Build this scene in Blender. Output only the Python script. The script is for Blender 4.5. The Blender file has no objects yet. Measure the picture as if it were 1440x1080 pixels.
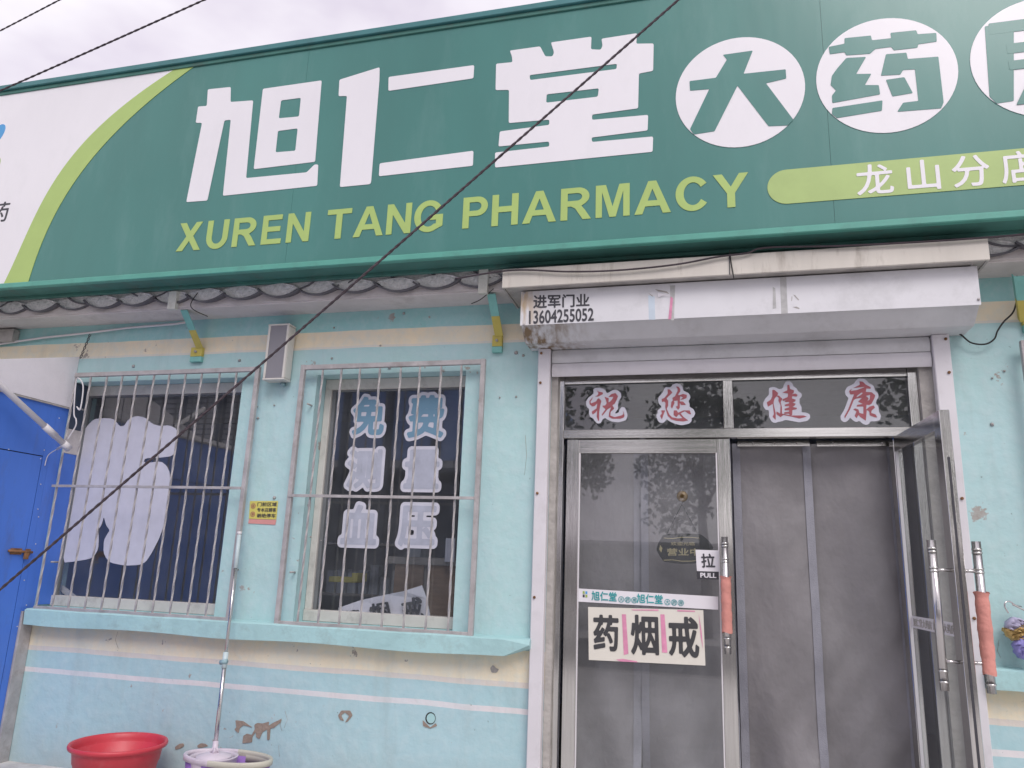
import bpy, bmesh, math, random
import numpy as np
from mathutils import Vector, Matrix
S = bpy.context.scene
C = S.collection
random.seed(7)
R = math.radians

# ------------------------------------------------------------------ camera
F0 = 1063.2
YAW, PIT, ROL = -0.261476, 0.236601, 0.0375664
CZ = 1.385
cy, sy, cp, sp, cr, sr = math.cos(YAW), math.sin(YAW), math.cos(PIT), math.sin(PIT), math.cos(ROL), math.sin(ROL)
fv = Vector((sy*cp, cy*cp, sp)); r0 = Vector((cy, -sy, 0)); u0 = r0.cross(fv)
rv = cr*r0 + sr*u0; uv = -sr*r0 + cr*u0
cam = bpy.data.cameras.new('camera'); co = bpy.data.objects.new('camera', cam); C.objects.link(co)
cam.sensor_width = 36; cam.lens = F0/1440*36; cam.clip_end = 500; cam.clip_start = .05
co.matrix_world = Matrix(((rv.x, uv.x, -fv.x, 0), (rv.y, uv.y, -fv.y, 0), (rv.z, uv.z, -fv.z, CZ), (0, 0, 0, 1)))
S.camera = co

# ------------------------------------------------------------------ sky, sun, exposure
w = bpy.data.worlds.new("World"); S.world = w; w.use_nodes = True
n = w.node_tree.nodes; l = w.node_tree.links; n.clear()
SUN_EL, SUN_AZ = R(46), R(152)      # behind the photographer, to the right
sky = n.new('ShaderNodeTexSky'); sky.sky_type = 'NISHITA'; sky.sun_disc = False
sky.sun_elevation = SUN_EL; sky.sun_rotation = SUN_AZ; sky.dust_density = 3
tc = n.new('ShaderNodeTexCoord'); mp = n.new('ShaderNodeMapping'); mp.inputs['Scale'].default_value = (1, 1, 2.2)
nz = n.new('ShaderNodeTexNoise'); nz.inputs['Scale'].default_value = 2.3; nz.inputs['Detail'].default_value = 5; nz.inputs['Roughness'].default_value = .5
rp = n.new('ShaderNodeValToRGB'); e = rp.color_ramp.elements
e[0].position = .38; e[0].color = (.64, .57, .69, 1); e[1].position = .60; e[1].color = (1, .96, 1, 1)
sc_ = n.new('ShaderNodeVectorMath'); sc_.operation = 'SCALE'; sc_.inputs['Scale'].default_value = 10.0
mx = n.new('ShaderNodeMixRGB'); mx.inputs[0].default_value = .88
bg = n.new('ShaderNodeBackground'); bg.inputs[1].default_value = .10; ou = n.new('ShaderNodeOutputWorld')
l.new(tc.outputs['Generated'], mp.inputs[0]); l.new(mp.outputs[0], nz.inputs['Vector']); l.new(nz.outputs['Fac'], rp.inputs[0])
l.new(rp.outputs[0], sc_.inputs[0]); l.new(sky.outputs[0], mx.inputs[1]); l.new(sc_.outputs[0], mx.inputs[2])
l.new(mx.outputs[0], bg.inputs[0]); l.new(bg.outputs[0], ou.inputs[0])
sl = bpy.data.lights.new('sun', 'SUN'); sl.energy = 1.5; sl.angle = R(30); sl.color = (1, .955, .93)
so = bpy.data.objects.new('sun', sl); C.objects.link(so)
sd = Vector((math.sin(SUN_AZ)*math.cos(SUN_EL), math.cos(SUN_AZ)*math.cos(SUN_EL), math.sin(SUN_EL)))
so.rotation_euler = sd.to_track_quat('Z', 'Y').to_euler()
S.view_settings.view_transform = 'Standard'; S.view_settings.look = 'None'; S.view_settings.gamma = 1
S.view_settings.exposure = 0.28
S.cycles.max_bounces = 8

# ------------------------------------------------------------------ pixel helpers (1440 x 1080 photo pixels -> points on real planes)
def ray(px, py): return rv*((px-720)/F0) - uv*((py-540)/F0) + fv
def W(px, py, y):
    d = ray(px, py); k = y/d.y; return Vector((d.x*k, y, CZ+d.z*k))
def WX(px, py, x):
    d = ray(px, py); k = x/d.x; return Vector((x, d.y*k, CZ+d.z*k))
def WL(pts, y, s=1, ox=0, oy=0): return [W(ox+p[0]/s, oy+p[1]/s, y) for p in pts]

# ------------------------------------------------------------------ materials
def mat(name, col, rough=.6, metal=0, var=.08, scale=6, bump=0, bscale=40, coat=0, dirt=None, dscale=3, spec=None, bdist=.01, squash=None):
    m = bpy.data.materials.new(name); m.use_nodes = True
    n = m.node_tree.nodes; l = m.node_tree.links; b = n['Principled BSDF']
    b.inputs['Roughness'].default_value = rough; b.inputs['Metallic'].default_value = metal
    if coat: b.inputs['Coat Weight'].default_value = coat; b.inputs['Coat Roughness'].default_value = .15
    if spec is not None: b.inputs['Specular IOR Level'].default_value = spec
    tc = n.new('ShaderNodeTexCoord'); src = tc.outputs['Object']
    if squash:
        mp = n.new('ShaderNodeMapping'); mp.inputs['Scale'].default_value = squash; l.new(src, mp.inputs[0]); src = mp.outputs[0]
    nz = n.new('ShaderNodeTexNoise'); nz.inputs['Scale'].default_value = scale; nz.inputs['Detail'].default_value = 6; nz.inputs['Roughness'].default_value = .6
    l.new(src, nz.inputs['Vector'])
    rp = n.new('ShaderNodeValToRGB'); e = rp.color_ramp.elements
    e[0].position = .3; e[1].position = .7
    e[0].color = tuple(max(0, c*(1-var)) for c in col)+(1,); e[1].color = tuple(min(1, c*(1+var)) for c in col)+(1,)
    l.new(nz.outputs['Fac'], rp.inputs[0]); out = rp.outputs[0]
    if dirt:
        dcol, damt = dirt
        n2 = n.new('ShaderNodeTexNoise'); n2.inputs['Scale'].default_value = dscale; n2.inputs['Detail'].default_value = 9; n2.inputs['Roughness'].default_value = .7
        l.new(src, n2.inputs['Vector'])
        r2 = n.new('ShaderNodeValToRGB'); r2.color_ramp.elements[0].position = .52; r2.color_ramp.elements[1].position = .75
        r2.color_ramp.elements[0].color = (0, 0, 0, 1); r2.color_ramp.elements[1].color = (damt,)*3+(1,)
        l.new(n2.outputs['Fac'], r2.inputs[0])
        m2 = n.new('ShaderNodeMixRGB'); m2.inputs[2].default_value = tuple(dcol)+(1,)
        l.new(r2.outputs[0], m2.inputs[0]); l.new(out, m2.inputs[1]); out = m2.outputs[0]
    l.new(out, b.inputs['Base Color'])
    if bump:
        n3 = n.new('ShaderNodeTexNoise'); n3.inputs['Scale'].default_value = bscale; n3.inputs['Detail'].default_value = 5
        l.new(src, n3.inputs['Vector'])
        bp = n.new('ShaderNodeBump'); bp.inputs['Strength'].default_value = bump; bp.inputs['Distance'].default_value = bdist
        l.new(n3.outputs['Fac'], bp.inputs['Height']); l.new(bp.outputs[0], b.inputs['Normal'])
    return m

def glass_mat(name, tint=(.75, .8, .82), refl=.9, dust=.05, base=.05, ior=1.9):
    m = bpy.data.materials.new(name); m.use_nodes = True
    n = m.node_tree.nodes; l = m.node_tree.links; n.clear()
    o = n.new('ShaderNodeOutputMaterial'); t = n.new('ShaderNodeBsdfTransparent'); t.inputs[0].default_value = tint+(1,)
    g = n.new('ShaderNodeBsdfGlossy'); g.inputs['Roughness'].default_value = .015; g.inputs['Color'].default_value = (refl, refl, refl, 1)
    fr = n.new('ShaderNodeFresnel'); fr.inputs['IOR'].default_value = ior
    m1 = n.new('ShaderNodeMixShader'); l.new(fr.outputs[0], m1.inputs[0]); l.new(t.outputs[0], m1.inputs[1]); l.new(g.outputs[0], m1.inputs[2])
    df = n.new('ShaderNodeBsdfDiffuse'); df.inputs[0].default_value = (.5, .52, .55, 1)
    tc = n.new('ShaderNodeTexCoord'); nz = n.new('ShaderNodeTexNoise'); nz.inputs['Scale'].default_value = 5; nz.inputs['Detail'].default_value = 8
    l.new(tc.outputs['Object'], nz.inputs['Vector'])
    mr = n.new('ShaderNodeMapRange'); mr.inputs[1].default_value = .35; mr.inputs[2].default_value = .75; mr.inputs[3].default_value = base; mr.inputs[4].default_value = base+dust  # dust; the even base also paints in reflection haze
    l.new(nz.outputs['Fac'], mr.inputs[0])
    m2 = n.new('ShaderNodeMixShader'); l.new(mr.outputs[0], m2.inputs[0]); l.new(m1.outputs[0], m2.inputs[1]); l.new(df.outputs[0], m2.inputs[2])
    ge = n.new('ShaderNodeNewGeometry'); t2 = n.new('ShaderNodeBsdfTransparent'); m3 = n.new('ShaderNodeMixShader')   # the far face of a pane adds nothing more
    l.new(ge.outputs['Backfacing'], m3.inputs[0]); l.new(m2.outputs[0], m3.inputs[1]); l.new(t2.outputs[0], m3.inputs[2])
    l.new(m3.outputs[0], o.inputs[0]); return m

def z_of(px, py, y=4.5): return W(px, py, y).z
Z_SILL_T = z_of(400, 878, 4.41); Z_SILL_B = z_of(400, 903, 4.40)
Z_L1 = z_of(28, 938); Z_L0 = z_of(28, 946)       # pale line
Z_CR = z_of(35, 913.6)                            # cream / teal border under the sill
Z_C1 = z_of(411, 495.5); Z_C2 = z_of(411, 472)    # cream band above the windows

TEAL = (.42, .63, .63); CREAM = (.84, .73, .53)
def wall_mat():
    m = bpy.data.materials.new('painted_wall'); m.use_nodes = True
    n = m.node_tree.nodes; l = m.node_tree.links; b = n['Principled BSDF']; b.inputs['Roughness'].default_value = .75
    tc = n.new('ShaderNodeTexCoord'); sep = n.new('ShaderNodeSeparateXYZ'); l.new(tc.outputs['Object'], sep.inputs[0])
    wn = n.new('ShaderNodeTexNoise'); wn.inputs['Scale'].default_value = 2.5; wn.inputs['Detail'].default_value = 6; l.new(tc.outputs['Object'], wn.inputs['Vector'])
    wm = n.new('ShaderNodeMath'); wm.operation = 'MULTIPLY_ADD'; wm.inputs[1].default_value = .022; l.new(wn.outputs['Fac'], wm.inputs[0]); l.new(sep.outputs['Z'], wm.inputs[2])
    mr = n.new('ShaderNodeMapRange'); mr.inputs[1].default_value = 0; mr.inputs[2].default_value = 4; l.new(wm.outputs[0], mr.inputs[0])
    rp = n.new('ShaderNodeValToRGB'); rp.color_ramp.interpolation = 'CONSTANT'
    k = .011
    stops = [(0, (.39, .58, .62)), (Z_L0, (.72, .68, .69)), (Z_L1, (.38, .58, .62)), (Z_CR, (.70, .62, .55)), (Z_CR+.022, CREAM),
             (Z_SILL_B+.03, TEAL), (Z_C1, (.74, .68, .58)), (Z_C1+.012, CREAM), (Z_C2, (.30, .58, .56))]  # topmost teal is darker, with soffit shade put into the colour
    el = rp.color_ramp.elements
    while len(el) < len(stops): el.new(.5)
    for i, (z, c) in enumerate(stops):
        el[i].position = max(0, (z+(k if z else 0))/4)
    for i, (z, c) in enumerate(stops): el[i].color = tuple(c)+(1,)
    l.new(mr.outputs[0], rp.inputs[0]); out = rp.outputs[0]
    def layer(out, scale, detail, lo, hi, col, amt, sq=None):
        src = tc.outputs['Object']
        if sq:
            mp = n.new('ShaderNodeMapping'); mp.inputs['Scale'].default_value = sq; l.new(src, mp.inputs[0]); src = mp.outputs[0]
        a = n.new('ShaderNodeTexNoise'); a.inputs['Scale'].default_value = scale; a.inputs['Detail'].default_value = detail; a.inputs['Roughness'].default_value = .65
        l.new(src, a.inputs['Vector'])
        r = n.new('ShaderNodeMapRange'); r.inputs[1].default_value = lo; r.inputs[2].default_value = hi; r.inputs[3].default_value = 0; r.inputs[4].default_value = amt
        l.new(a.outputs['Fac'], r.inputs[0])
        x = n.new('ShaderNodeMixRGB'); x.inputs[2].default_value = tuple(col)+(1,); l.new(r.outputs[0], x.inputs[0]); l.new(out, x.inputs[1]); return x.outputs[0]
    out = layer(out, 1.1, 5, .4, .7, (.44, .60, .68), .35)          # bluish repaint patches
    out = layer(out, 3, 8, .5, .8, (.36, .42, .41), .22)            # grime
    out = layer(out, 7, 6, .55, .8, (.26, .30, .28), .26, (1, 1, .16))   # run-off streaks
    out = layer(out, 38, 3, .69, .73, (.16, .20, .19), .8)          # chips and specks
    out = layer(out, 5.5, 12, .66, .672, (.34, .29, .26), .9)        # flaked spots
    out = layer(out, 16, 8, .45, .8, (.55, .66, .68), .5)           # blotchy repaint
    # splash dirt in the lowest 25 cm
    r = n.new('ShaderNodeMapRange'); r.inputs[1].default_value = .32; r.inputs[2].default_value = 0; r.inputs[3].default_value = 0; r.inputs[4].default_value = .75
    l.new(sep.outputs['Z'], r.inputs[0]); mm = n.new('ShaderNodeMath'); mm.operation = 'MULTIPLY'; l.new(r.outputs[0], mm.inputs[0]); l.new(wn.outputs['Fac'], mm.inputs[1])
    x = n.new('ShaderNodeMixRGB'); x.inputs[2].default_value = (.34, .33, .31, 1); l.new(mm.outputs[0], x.inputs[0]); l.new(out, x.inputs[1]); out = x.outputs[0]
    l.new(out, b.inputs['Base Color'])
    n3 = n.new('ShaderNodeTexNoise'); n3.inputs['Scale'].default_value = 8; n3.inputs['Detail'].default_value = 10; l.new(tc.outputs['Object'], n3.inputs['Vector'])
    bp = n.new('ShaderNodeBump'); bp.inputs['Strength'].default_value = .5; bp.inputs['Distance'].default_value = .02
    l.new(n3.outputs['Fac'], bp.inputs['Height']); l.new(bp.outputs[0], b.inputs['Normal'])
    return m

M = dict(
    wall=wall_mat(),
    sill=mat('sill_paint', (.38, .60, .61), .7, var=.1, bump=.4, bscale=20, dirt=((.2, .25, .24), .6), dscale=6),
    concrete=mat('soffit_concrete', (.60, .56, .55), .9, var=.14, scale=4, bump=.4, bscale=25, dirt=((.2, .18, .17), .6), dscale=4),
    tile=mat('roof_tile_grey', (.13, .125, .14), .85, var=.2, bump=.5),
    mortar=mat('mortar_grey', (.68, .66, .66), .95, var=.25, scale=30, bump=1, bscale=60, dirt=((.12, .12, .12), .5), dscale=14),
    green=mat('sign_vinyl_green', (.046, .195, .172), .36, var=.10, scale=1.1, bump=.25, bscale=1.6, bdist=.03, coat=.3, dirt=((.12, .27, .25), .4), dscale=3.2, squash=(1, 1, .25)),
    trim=mat('sign_trim_green', (.095, .34, .275), .4, var=.08, dirt=((.08, .2, .17), .5), dscale=9),
    trimtop=mat('sign_top_trim', (.05, .19, .20), .4, var=.1, dirt=((.05, .12, .13), .5), dscale=9),
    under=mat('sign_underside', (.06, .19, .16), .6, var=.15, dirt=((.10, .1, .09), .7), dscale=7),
    sigwhite=mat('sign_white', (.78, .765, .80), .4, var=.03, scale=2, coat=.2, dirt=((.62, .62, .64), .35), dscale=4, squash=(1, 1, .4)),
    lime=mat('sign_lime', (.38, .52, .15), .4, var=.04, coat=.2),
    limepill=mat('sign_pill', (.37, .50, .17), .4, var=.06, coat=.2),
    logoblue=mat('logo_blue', (.08, .35, .70), .4), logogreen=mat('logo_leaf', (.33, .45, .10), .4), dark=mat('print_dark', (.045, .045, .055), .5),
    cream_metal=mat('flashing_cream', (.60, .565, .51), .55, var=.12, scale=3, bump=.5, bscale=3, bdist=.02, dirt=((.26, .22, .18), .85), dscale=9, squash=(1, 1, .2)),
    whitem=mat('shutter_box_white', (.68, .68, .71), .42, var=.05, scale=2.5, bump=.08, bscale=5, dirt=((.36, .36, .36), .45), dscale=3),
    greym=mat('shutter_grey', (.60, .60, .62), .45, var=.06, dirt=((.3, .29, .28), .4), dscale=4),
    lilac=mat('guide_lilac', (.66, .64, .67), .42, var=.05, scale=3, dirt=((.4, .38, .38), .35), dscale=5),
    rust=mat('rust', (.22, .11, .05), .9, var=.4, scale=20, bump=.6),
    steel=mat('stainless', (.64, .63, .61), .13, .97, var=.12, scale=3, bump=.05, bscale=10, squash=(1, 1, 30)),
    steelv=mat('stainless_vertical', (.64, .63, .61), .12, .97, var=.12, scale=3, bump=.05, bscale=10, squash=(30, 30, 1)),
    bar=mat('grille_metal', (.42, .40, .40), .55, .2, var=.22, scale=9, bump=.2, bscale=60, dirt=((.20, .14, .10), .5), dscale=12),
    frame_pvc=mat('window_frame', (.60, .58, .54), .5, var=.08, dirt=((.25, .23, .21), .6), dscale=9),
    darkframe=mat('inner_frame', (.16, .17, .18), .5, var=.1),
    cement=mat('raw_cement', (.40, .38, .36), .95, var=.2, scale=8, bump=.8, bscale=30, dirt=((.18, .17, .16), .6)),
    curtain=mat('curtain_grey', (.225, .215, .225), .5, var=.16, scale=2.2, bump=.55, bscale=1.7, bdist=.09, dirt=((.26, .24, .245), .35), dscale=4, squash=(1.6, 1, 1.1)),
    curtain_hem=mat('curtain_hem', (.27, .27, .31), .5, var=.12, scale=8, bump=.3, bscale=160),
    blue=mat('blue_sheet', (.075, .20, .68), .4, var=.12, scale=2, bump=.5, bscale=1.5, bdist=.03, dirt=((.10, .14, .34), .6), dscale=7, squash=(1, 1, .3)),
    board=mat('white_board', (.80, .77, .81), .7, var=.04, bump=.25, bscale=120, dirt=((.5, .48, .5), .4)),
    pvc=mat('white_pvc', (.66, .64, .66), .45, var=.05, dirt=((.45, .4, .38), .4)),
    red=mat('basin_red', (.55, .045, .065), .42, var=.08, scale=3, bump=.15, bscale=8, dirt=((.55, .22, .22), .35), dscale=9),
    violet=mat('bucket_violet', (.30, .17, .50), .45, var=.1, dirt=((.3, .24, .34), .6), dscale=14), pinkw=mat('bucket_pale', (.62, .55, .62), .45, var=.05, dirt=((.35, .3, .3), .5), dscale=10),
    creamp=mat('bucket_cream', (.52, .50, .42), .45, var=.05, dirt=((.3, .28, .22), .5), dscale=10),
    chrome=mat('mop_tube', (.62, .60, .60), .22, .95, var=.1, squash=(1, 1, .1)),
    grip=mat('mop_grip', (.50, .60, .62), .5), joint=mat('mop_joint', (.28, .42, .46), .5),
    cable=mat('cable', (.06, .045, .055), .8, var=.3, bump=.5, bscale=90), black=mat('black_rubber', (.02, .02, .02), .7),
    spk=mat('speaker_shell', (.62, .60, .56), .5, var=.05, dirt=((.4, .34, .25), .5), dscale=8),
    brk_t=mat('bracket_teal', (.20, .48, .44), .6, var=.12, bump=.3), brk_y=mat('bracket_yellow', (.52, .44, .10), .6, var=.12, bump=.3), brk_w=mat('bracket_white', (.62, .62, .58), .6, var=.12, dirt=((.3, .26, .2), .5), dscale=10),
    paper=mat('paper', (.70, .67, .60), .8, var=.03), paperw=mat('sticker_white', (.74, .72, .76), .55, var=.03), ink=mat('ink', (.05, .05, .055), .7, var=.2),
    pinkmk=mat('pink_marker', (.68, .27, .42), .7, var=.2, scale=14), teal_print=mat('teal_print', (.03, .32, .34), .5),
    redchar=mat('red_print', (.36, .10, .12), .6, var=.12, scale=25), film=mat('frosted_film', (.60, .60, .68), .6, var=.05, scale=12),
    filmc=mat('frosted_inner', (.43, .45, .54), .6, var=.12, scale=12),
    yellow=mat('notice_yellow', (.62, .56, .14), .5, var=.05), pinkst=mat('notice_pink', (.65, .30, .28), .5, var=.1), maroon=mat('notice_ring', (.36, .10, .14), .5),
    sleeve=mat('pink_sleeve', (.62, .27, .23), .85, var=.12, scale=10, bump=.5, bscale=50),
    bronze=mat('sucker_bronze', (.16, .10, .035), .4, .3), gold=mat('gold_print', (.36, .31, .16), .5), plaque=mat('plaque_black', (.008, .012, .015), .8, spec=.2),
    wood=mat('counter_brown', (.30, .20, .13), .6, var=.15, squash=(1, 1, 6)), woodg=mat('counter_edge', (.30, .28, .26), .5), roomw=mat('room_wall', (.36, .39, .46), .9), roomf=mat('room_floor', (.22, .21, .20), .7),
    goods=mat('goods_box', (.35, .38, .42), .6, var=.5, scale=5),
    clothp=mat('cloth_purple', (.30, .28, .62), .9, bump=.5, bscale=90), clothy=mat('cloth_ochre', (.55, .38, .15), .9, bump=.5, bscale=90), clothw=mat('cloth_lilac', (.48, .45, .62), .9, bump=.5, bscale=90),
    ground=mat('paving_concrete', (.55, .535, .52), .92, var=.12, scale=2, bump=.4, bscale=30, dirt=((.2, .19, .18), .6)),
    asphalt=mat('asphalt', (.10, .098, .10), .95, var=.25, scale=30, bump=.5), bark=mat('bark', (.09, .07, .05), .95, bump=.8, bscale=20),
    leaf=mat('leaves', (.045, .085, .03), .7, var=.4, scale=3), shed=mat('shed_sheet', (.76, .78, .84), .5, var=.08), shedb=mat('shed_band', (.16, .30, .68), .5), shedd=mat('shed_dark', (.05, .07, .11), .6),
    plaster=mat('bare_plaster', (.30, .24, .20), .95, var=.15, scale=25, bump=.5, bscale=70), line=mat('paint_line', (.7, .7, .68), .8),
)
GL_WIN = glass_mat('window_glass', (.86, .89, .93), .95, .06, .05, 2.25)
GL_DOOR = glass_mat('door_glass', (.88, .90, .91), .95, .08, .05, 2.0)
GL_LEAF = glass_mat('open_leaf_glass', (.80, .84, .84), .9, .05, .07, 1.6)

# ------------------------------------------------------------------ mesh helpers
def tag(o, label=None, cat=None, group=None, kind=None):
    if label: o['label'] = label
    if cat: o['category'] = cat
    if group: o['group'] = group
    if kind: o['kind'] = kind
    return o
def empty(name, loc, label, cat, group=None):
    o = bpy.data.objects.new(name, None); C.objects.link(o); o.location = loc; o.empty_display_size = .1
    return tag(o, label, cat, group)
def link(name, me, m, parent=None, smooth=False):
    o = bpy.data.objects.new(name, me); C.objects.link(o)
    if m is not None:
        me.materials.clear(); me.materials.append(m)
    if smooth:
        for p in me.polygons: p.use_smooth = True
    if parent is not None:
        o.parent = parent
        o.matrix_parent_inverse = Matrix.Translation(-wloc(parent))
    return o
def wloc(p):
    v = Vector(p.location)
    q = p
    # every geometry object sits at the origin; only root empties carry a location
    return v if p.type == 'EMPTY' else Vector((0, 0, 0))
def finish(name, bm, m, parent=None, smooth=False, bevel=0):
    if bevel: bmesh.ops.bevel(bm, geom=bm.edges[:], offset=bevel, segments=1, affect='EDGES', clamp_overlap=True)
    bmesh.ops.recalc_face_normals(bm, faces=bm.faces[:])
    me = bpy.data.meshes.new(name); bm.to_mesh(me); bm.free()
    return link(name, me, m, parent, smooth)
def bbox(bm, x0, x1, y0, y1, z0, z1):
    v = [bm.verts.new((x, y, z)) for x in (x0, x1) for y in (y0, y1) for z in (z0, z1)]
    for f in ((0, 1, 3, 2), (4, 6, 7, 5), (0, 4, 5, 1), (2, 3, 7, 6), (0, 2, 6, 4), (1, 5, 7, 3)): bm.faces.new([v[i] for i in f])
def box(name, x0, x1, y0, y1, z0, z1, m, parent=None, bevel=.002):
    bm = bmesh.new(); bbox(bm, min(x0, x1), max(x0, x1), min(y0, y1), max(y0, y1), min(z0, z1), max(z0, z1)); return finish(name, bm, m, parent, bevel=bevel)
def prism_bm(bm, prof, x0, x1):          # profile of (y, z) swept along x
    a = [bm.verts.new((x0, y, z)) for y, z in prof]; b = [bm.verts.new((x1, y, z)) for y, z in prof]
    k = len(prof)
    for i in range(k): bm.faces.new((a[i], a[(i+1) % k], b[(i+1) % k], b[i]))
    bm.faces.new(a[::-1]); bm.faces.new(b)
def quad_slab(bm, pts, t):               # polygon in space thickened by vector t
    a = [bm.verts.new(p) for p in pts]; b = [bm.verts.new(Vector(p)+Vector(t)) for p in pts]; k = len(pts)
    for i in range(k): bm.faces.new((a[i], a[(i+1) % k], b[(i+1) % k], b[i]))
    bm.faces.new(a[::-1]); bm.faces.new(b)
def slab(name, pts, t, m, parent=None, bevel=0):
    bm = bmesh.new(); quad_slab(bm, pts, t); return finish(name, bm, m, parent, bevel=bevel)
def tube_bm(bm, pts, rad, seg=10, caps=True):
    pts = [Vector(p) for p in pts]; rings = []; nprev = None
    for i, p in enumerate(pts):
        d = (pts[min(i+1, len(pts)-1)]-pts[max(i-1, 0)]).normalized()
        if nprev is None: a = d.orthogonal().normalized()
        else: a = (nprev-d*nprev.dot(d)).normalized()
        nprev = a; b = d.cross(a); r = rad[i] if isinstance(rad, (list, tuple)) else rad
        rings.append([bm.verts.new(p+(a*math.cos(2*math.pi*k/seg)+b*math.sin(2*math.pi*k/seg))*r) for k in range(seg)])
    for i in range(len(rings)-1):
        for k in range(seg): bm.faces.new((rings[i][k], rings[i][(k+1) % seg], rings[i+1][(k+1) % seg], rings[i+1][k]))
    if caps: bm.faces.new(rings[0][::-1]); bm.faces.new(rings[-1])
def tube(name, pts, rad, m, parent=None, seg=10):
    bm = bmesh.new(); tube_bm(bm, pts, rad, seg); return finish(name, bm, m, parent, smooth=True)
def lathe_bm(bm, prof, cx, cy_, z0=0, seg=48, sx=1, sy=1, closed=False):
    rings = []
    for r, z in prof: rings.append([bm.verts.new((cx+r*sx*math.cos(2*math.pi*k/seg), cy_+r*sy*math.sin(2*math.pi*k/seg), z0+z)) for k in range(seg)])
    for i in range(len(rings)-1):
        for k in range(seg): bm.faces.new((rings[i][k], rings[i][(k+1) % seg], rings[i+1][(k+1) % seg], rings[i+1][k]))
    if not closed:
        bm.faces.new(rings[0][::-1]); bm.faces.new(rings[-1])

# ---- filled 2D outlines (contours: list of lists of (x,z)) on a plane facing the street
def fill_mesh(contours, ext=.001):
    k = bpy.data.curves.new('k', 'CURVE'); k.dimensions = '2D'; k.fill_mode = 'BOTH'; k.extrude = ext
    for P in contours:
        s = k.splines.new('POLY'); s.points.add(len(P)-1); s.use_cyclic_u = True
        for i, p in enumerate(P): s.points[i].co = (p[0], p[1], 0, 1)
    o = bpy.data.objects.new('k', k); me = bpy.data.meshes.new_from_object(o)
    bpy.data.objects.remove(o); bpy.data.curves.remove(k); return me
def chaikin(P, it=1, q=.25):
    for _ in range(it):
        o = []
        for i in range(len(P)):
            a = P[i]; b = P[(i+1) % len(P)]
            o.append((a[0]+(b[0]-a[0])*q, a[1]+(b[1]-a[1])*q)); o.append((b[0]-(b[0]-a[0])*q, b[1]-(b[1]-a[1])*q))
        P = o
    return P
def rnd(P, r):       # round corners with radius about r, straight runs kept
    o = []
    for i in range(len(P)):
        a, b, c = Vector(P[i-1]), Vector(P[i]), Vector(P[(i+1) % len(P)])
        la, lc = (a-b).length, (c-b).length; ra, rc = min(r, la*.45), min(r, lc*.45)
        p0 = b+(a-b)*(ra/la if la else 0); p2 = b+(c-b)*(rc/lc if lc else 0)
        for t in (0, .33, .67, 1): o.append(tuple(p0*(1-t)**2+b*2*t*(1-t)+p2*t*t))
    return o
def flat(name, contours, y, m, parent=None, t=.002):
    me = fill_mesh(contours, t/2)
    for v in me.vertices: v.co = Vector((v.co.x, y-v.co.z, v.co.y))
    return link(name, me, m, parent)
def pxpoly(P, y, s=1, ox=0, oy=0, r=0):
    q = [(p.x, p.z) for p in WL(P, y, s, ox, oy)]
    return rnd(q, r) if r else q
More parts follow.
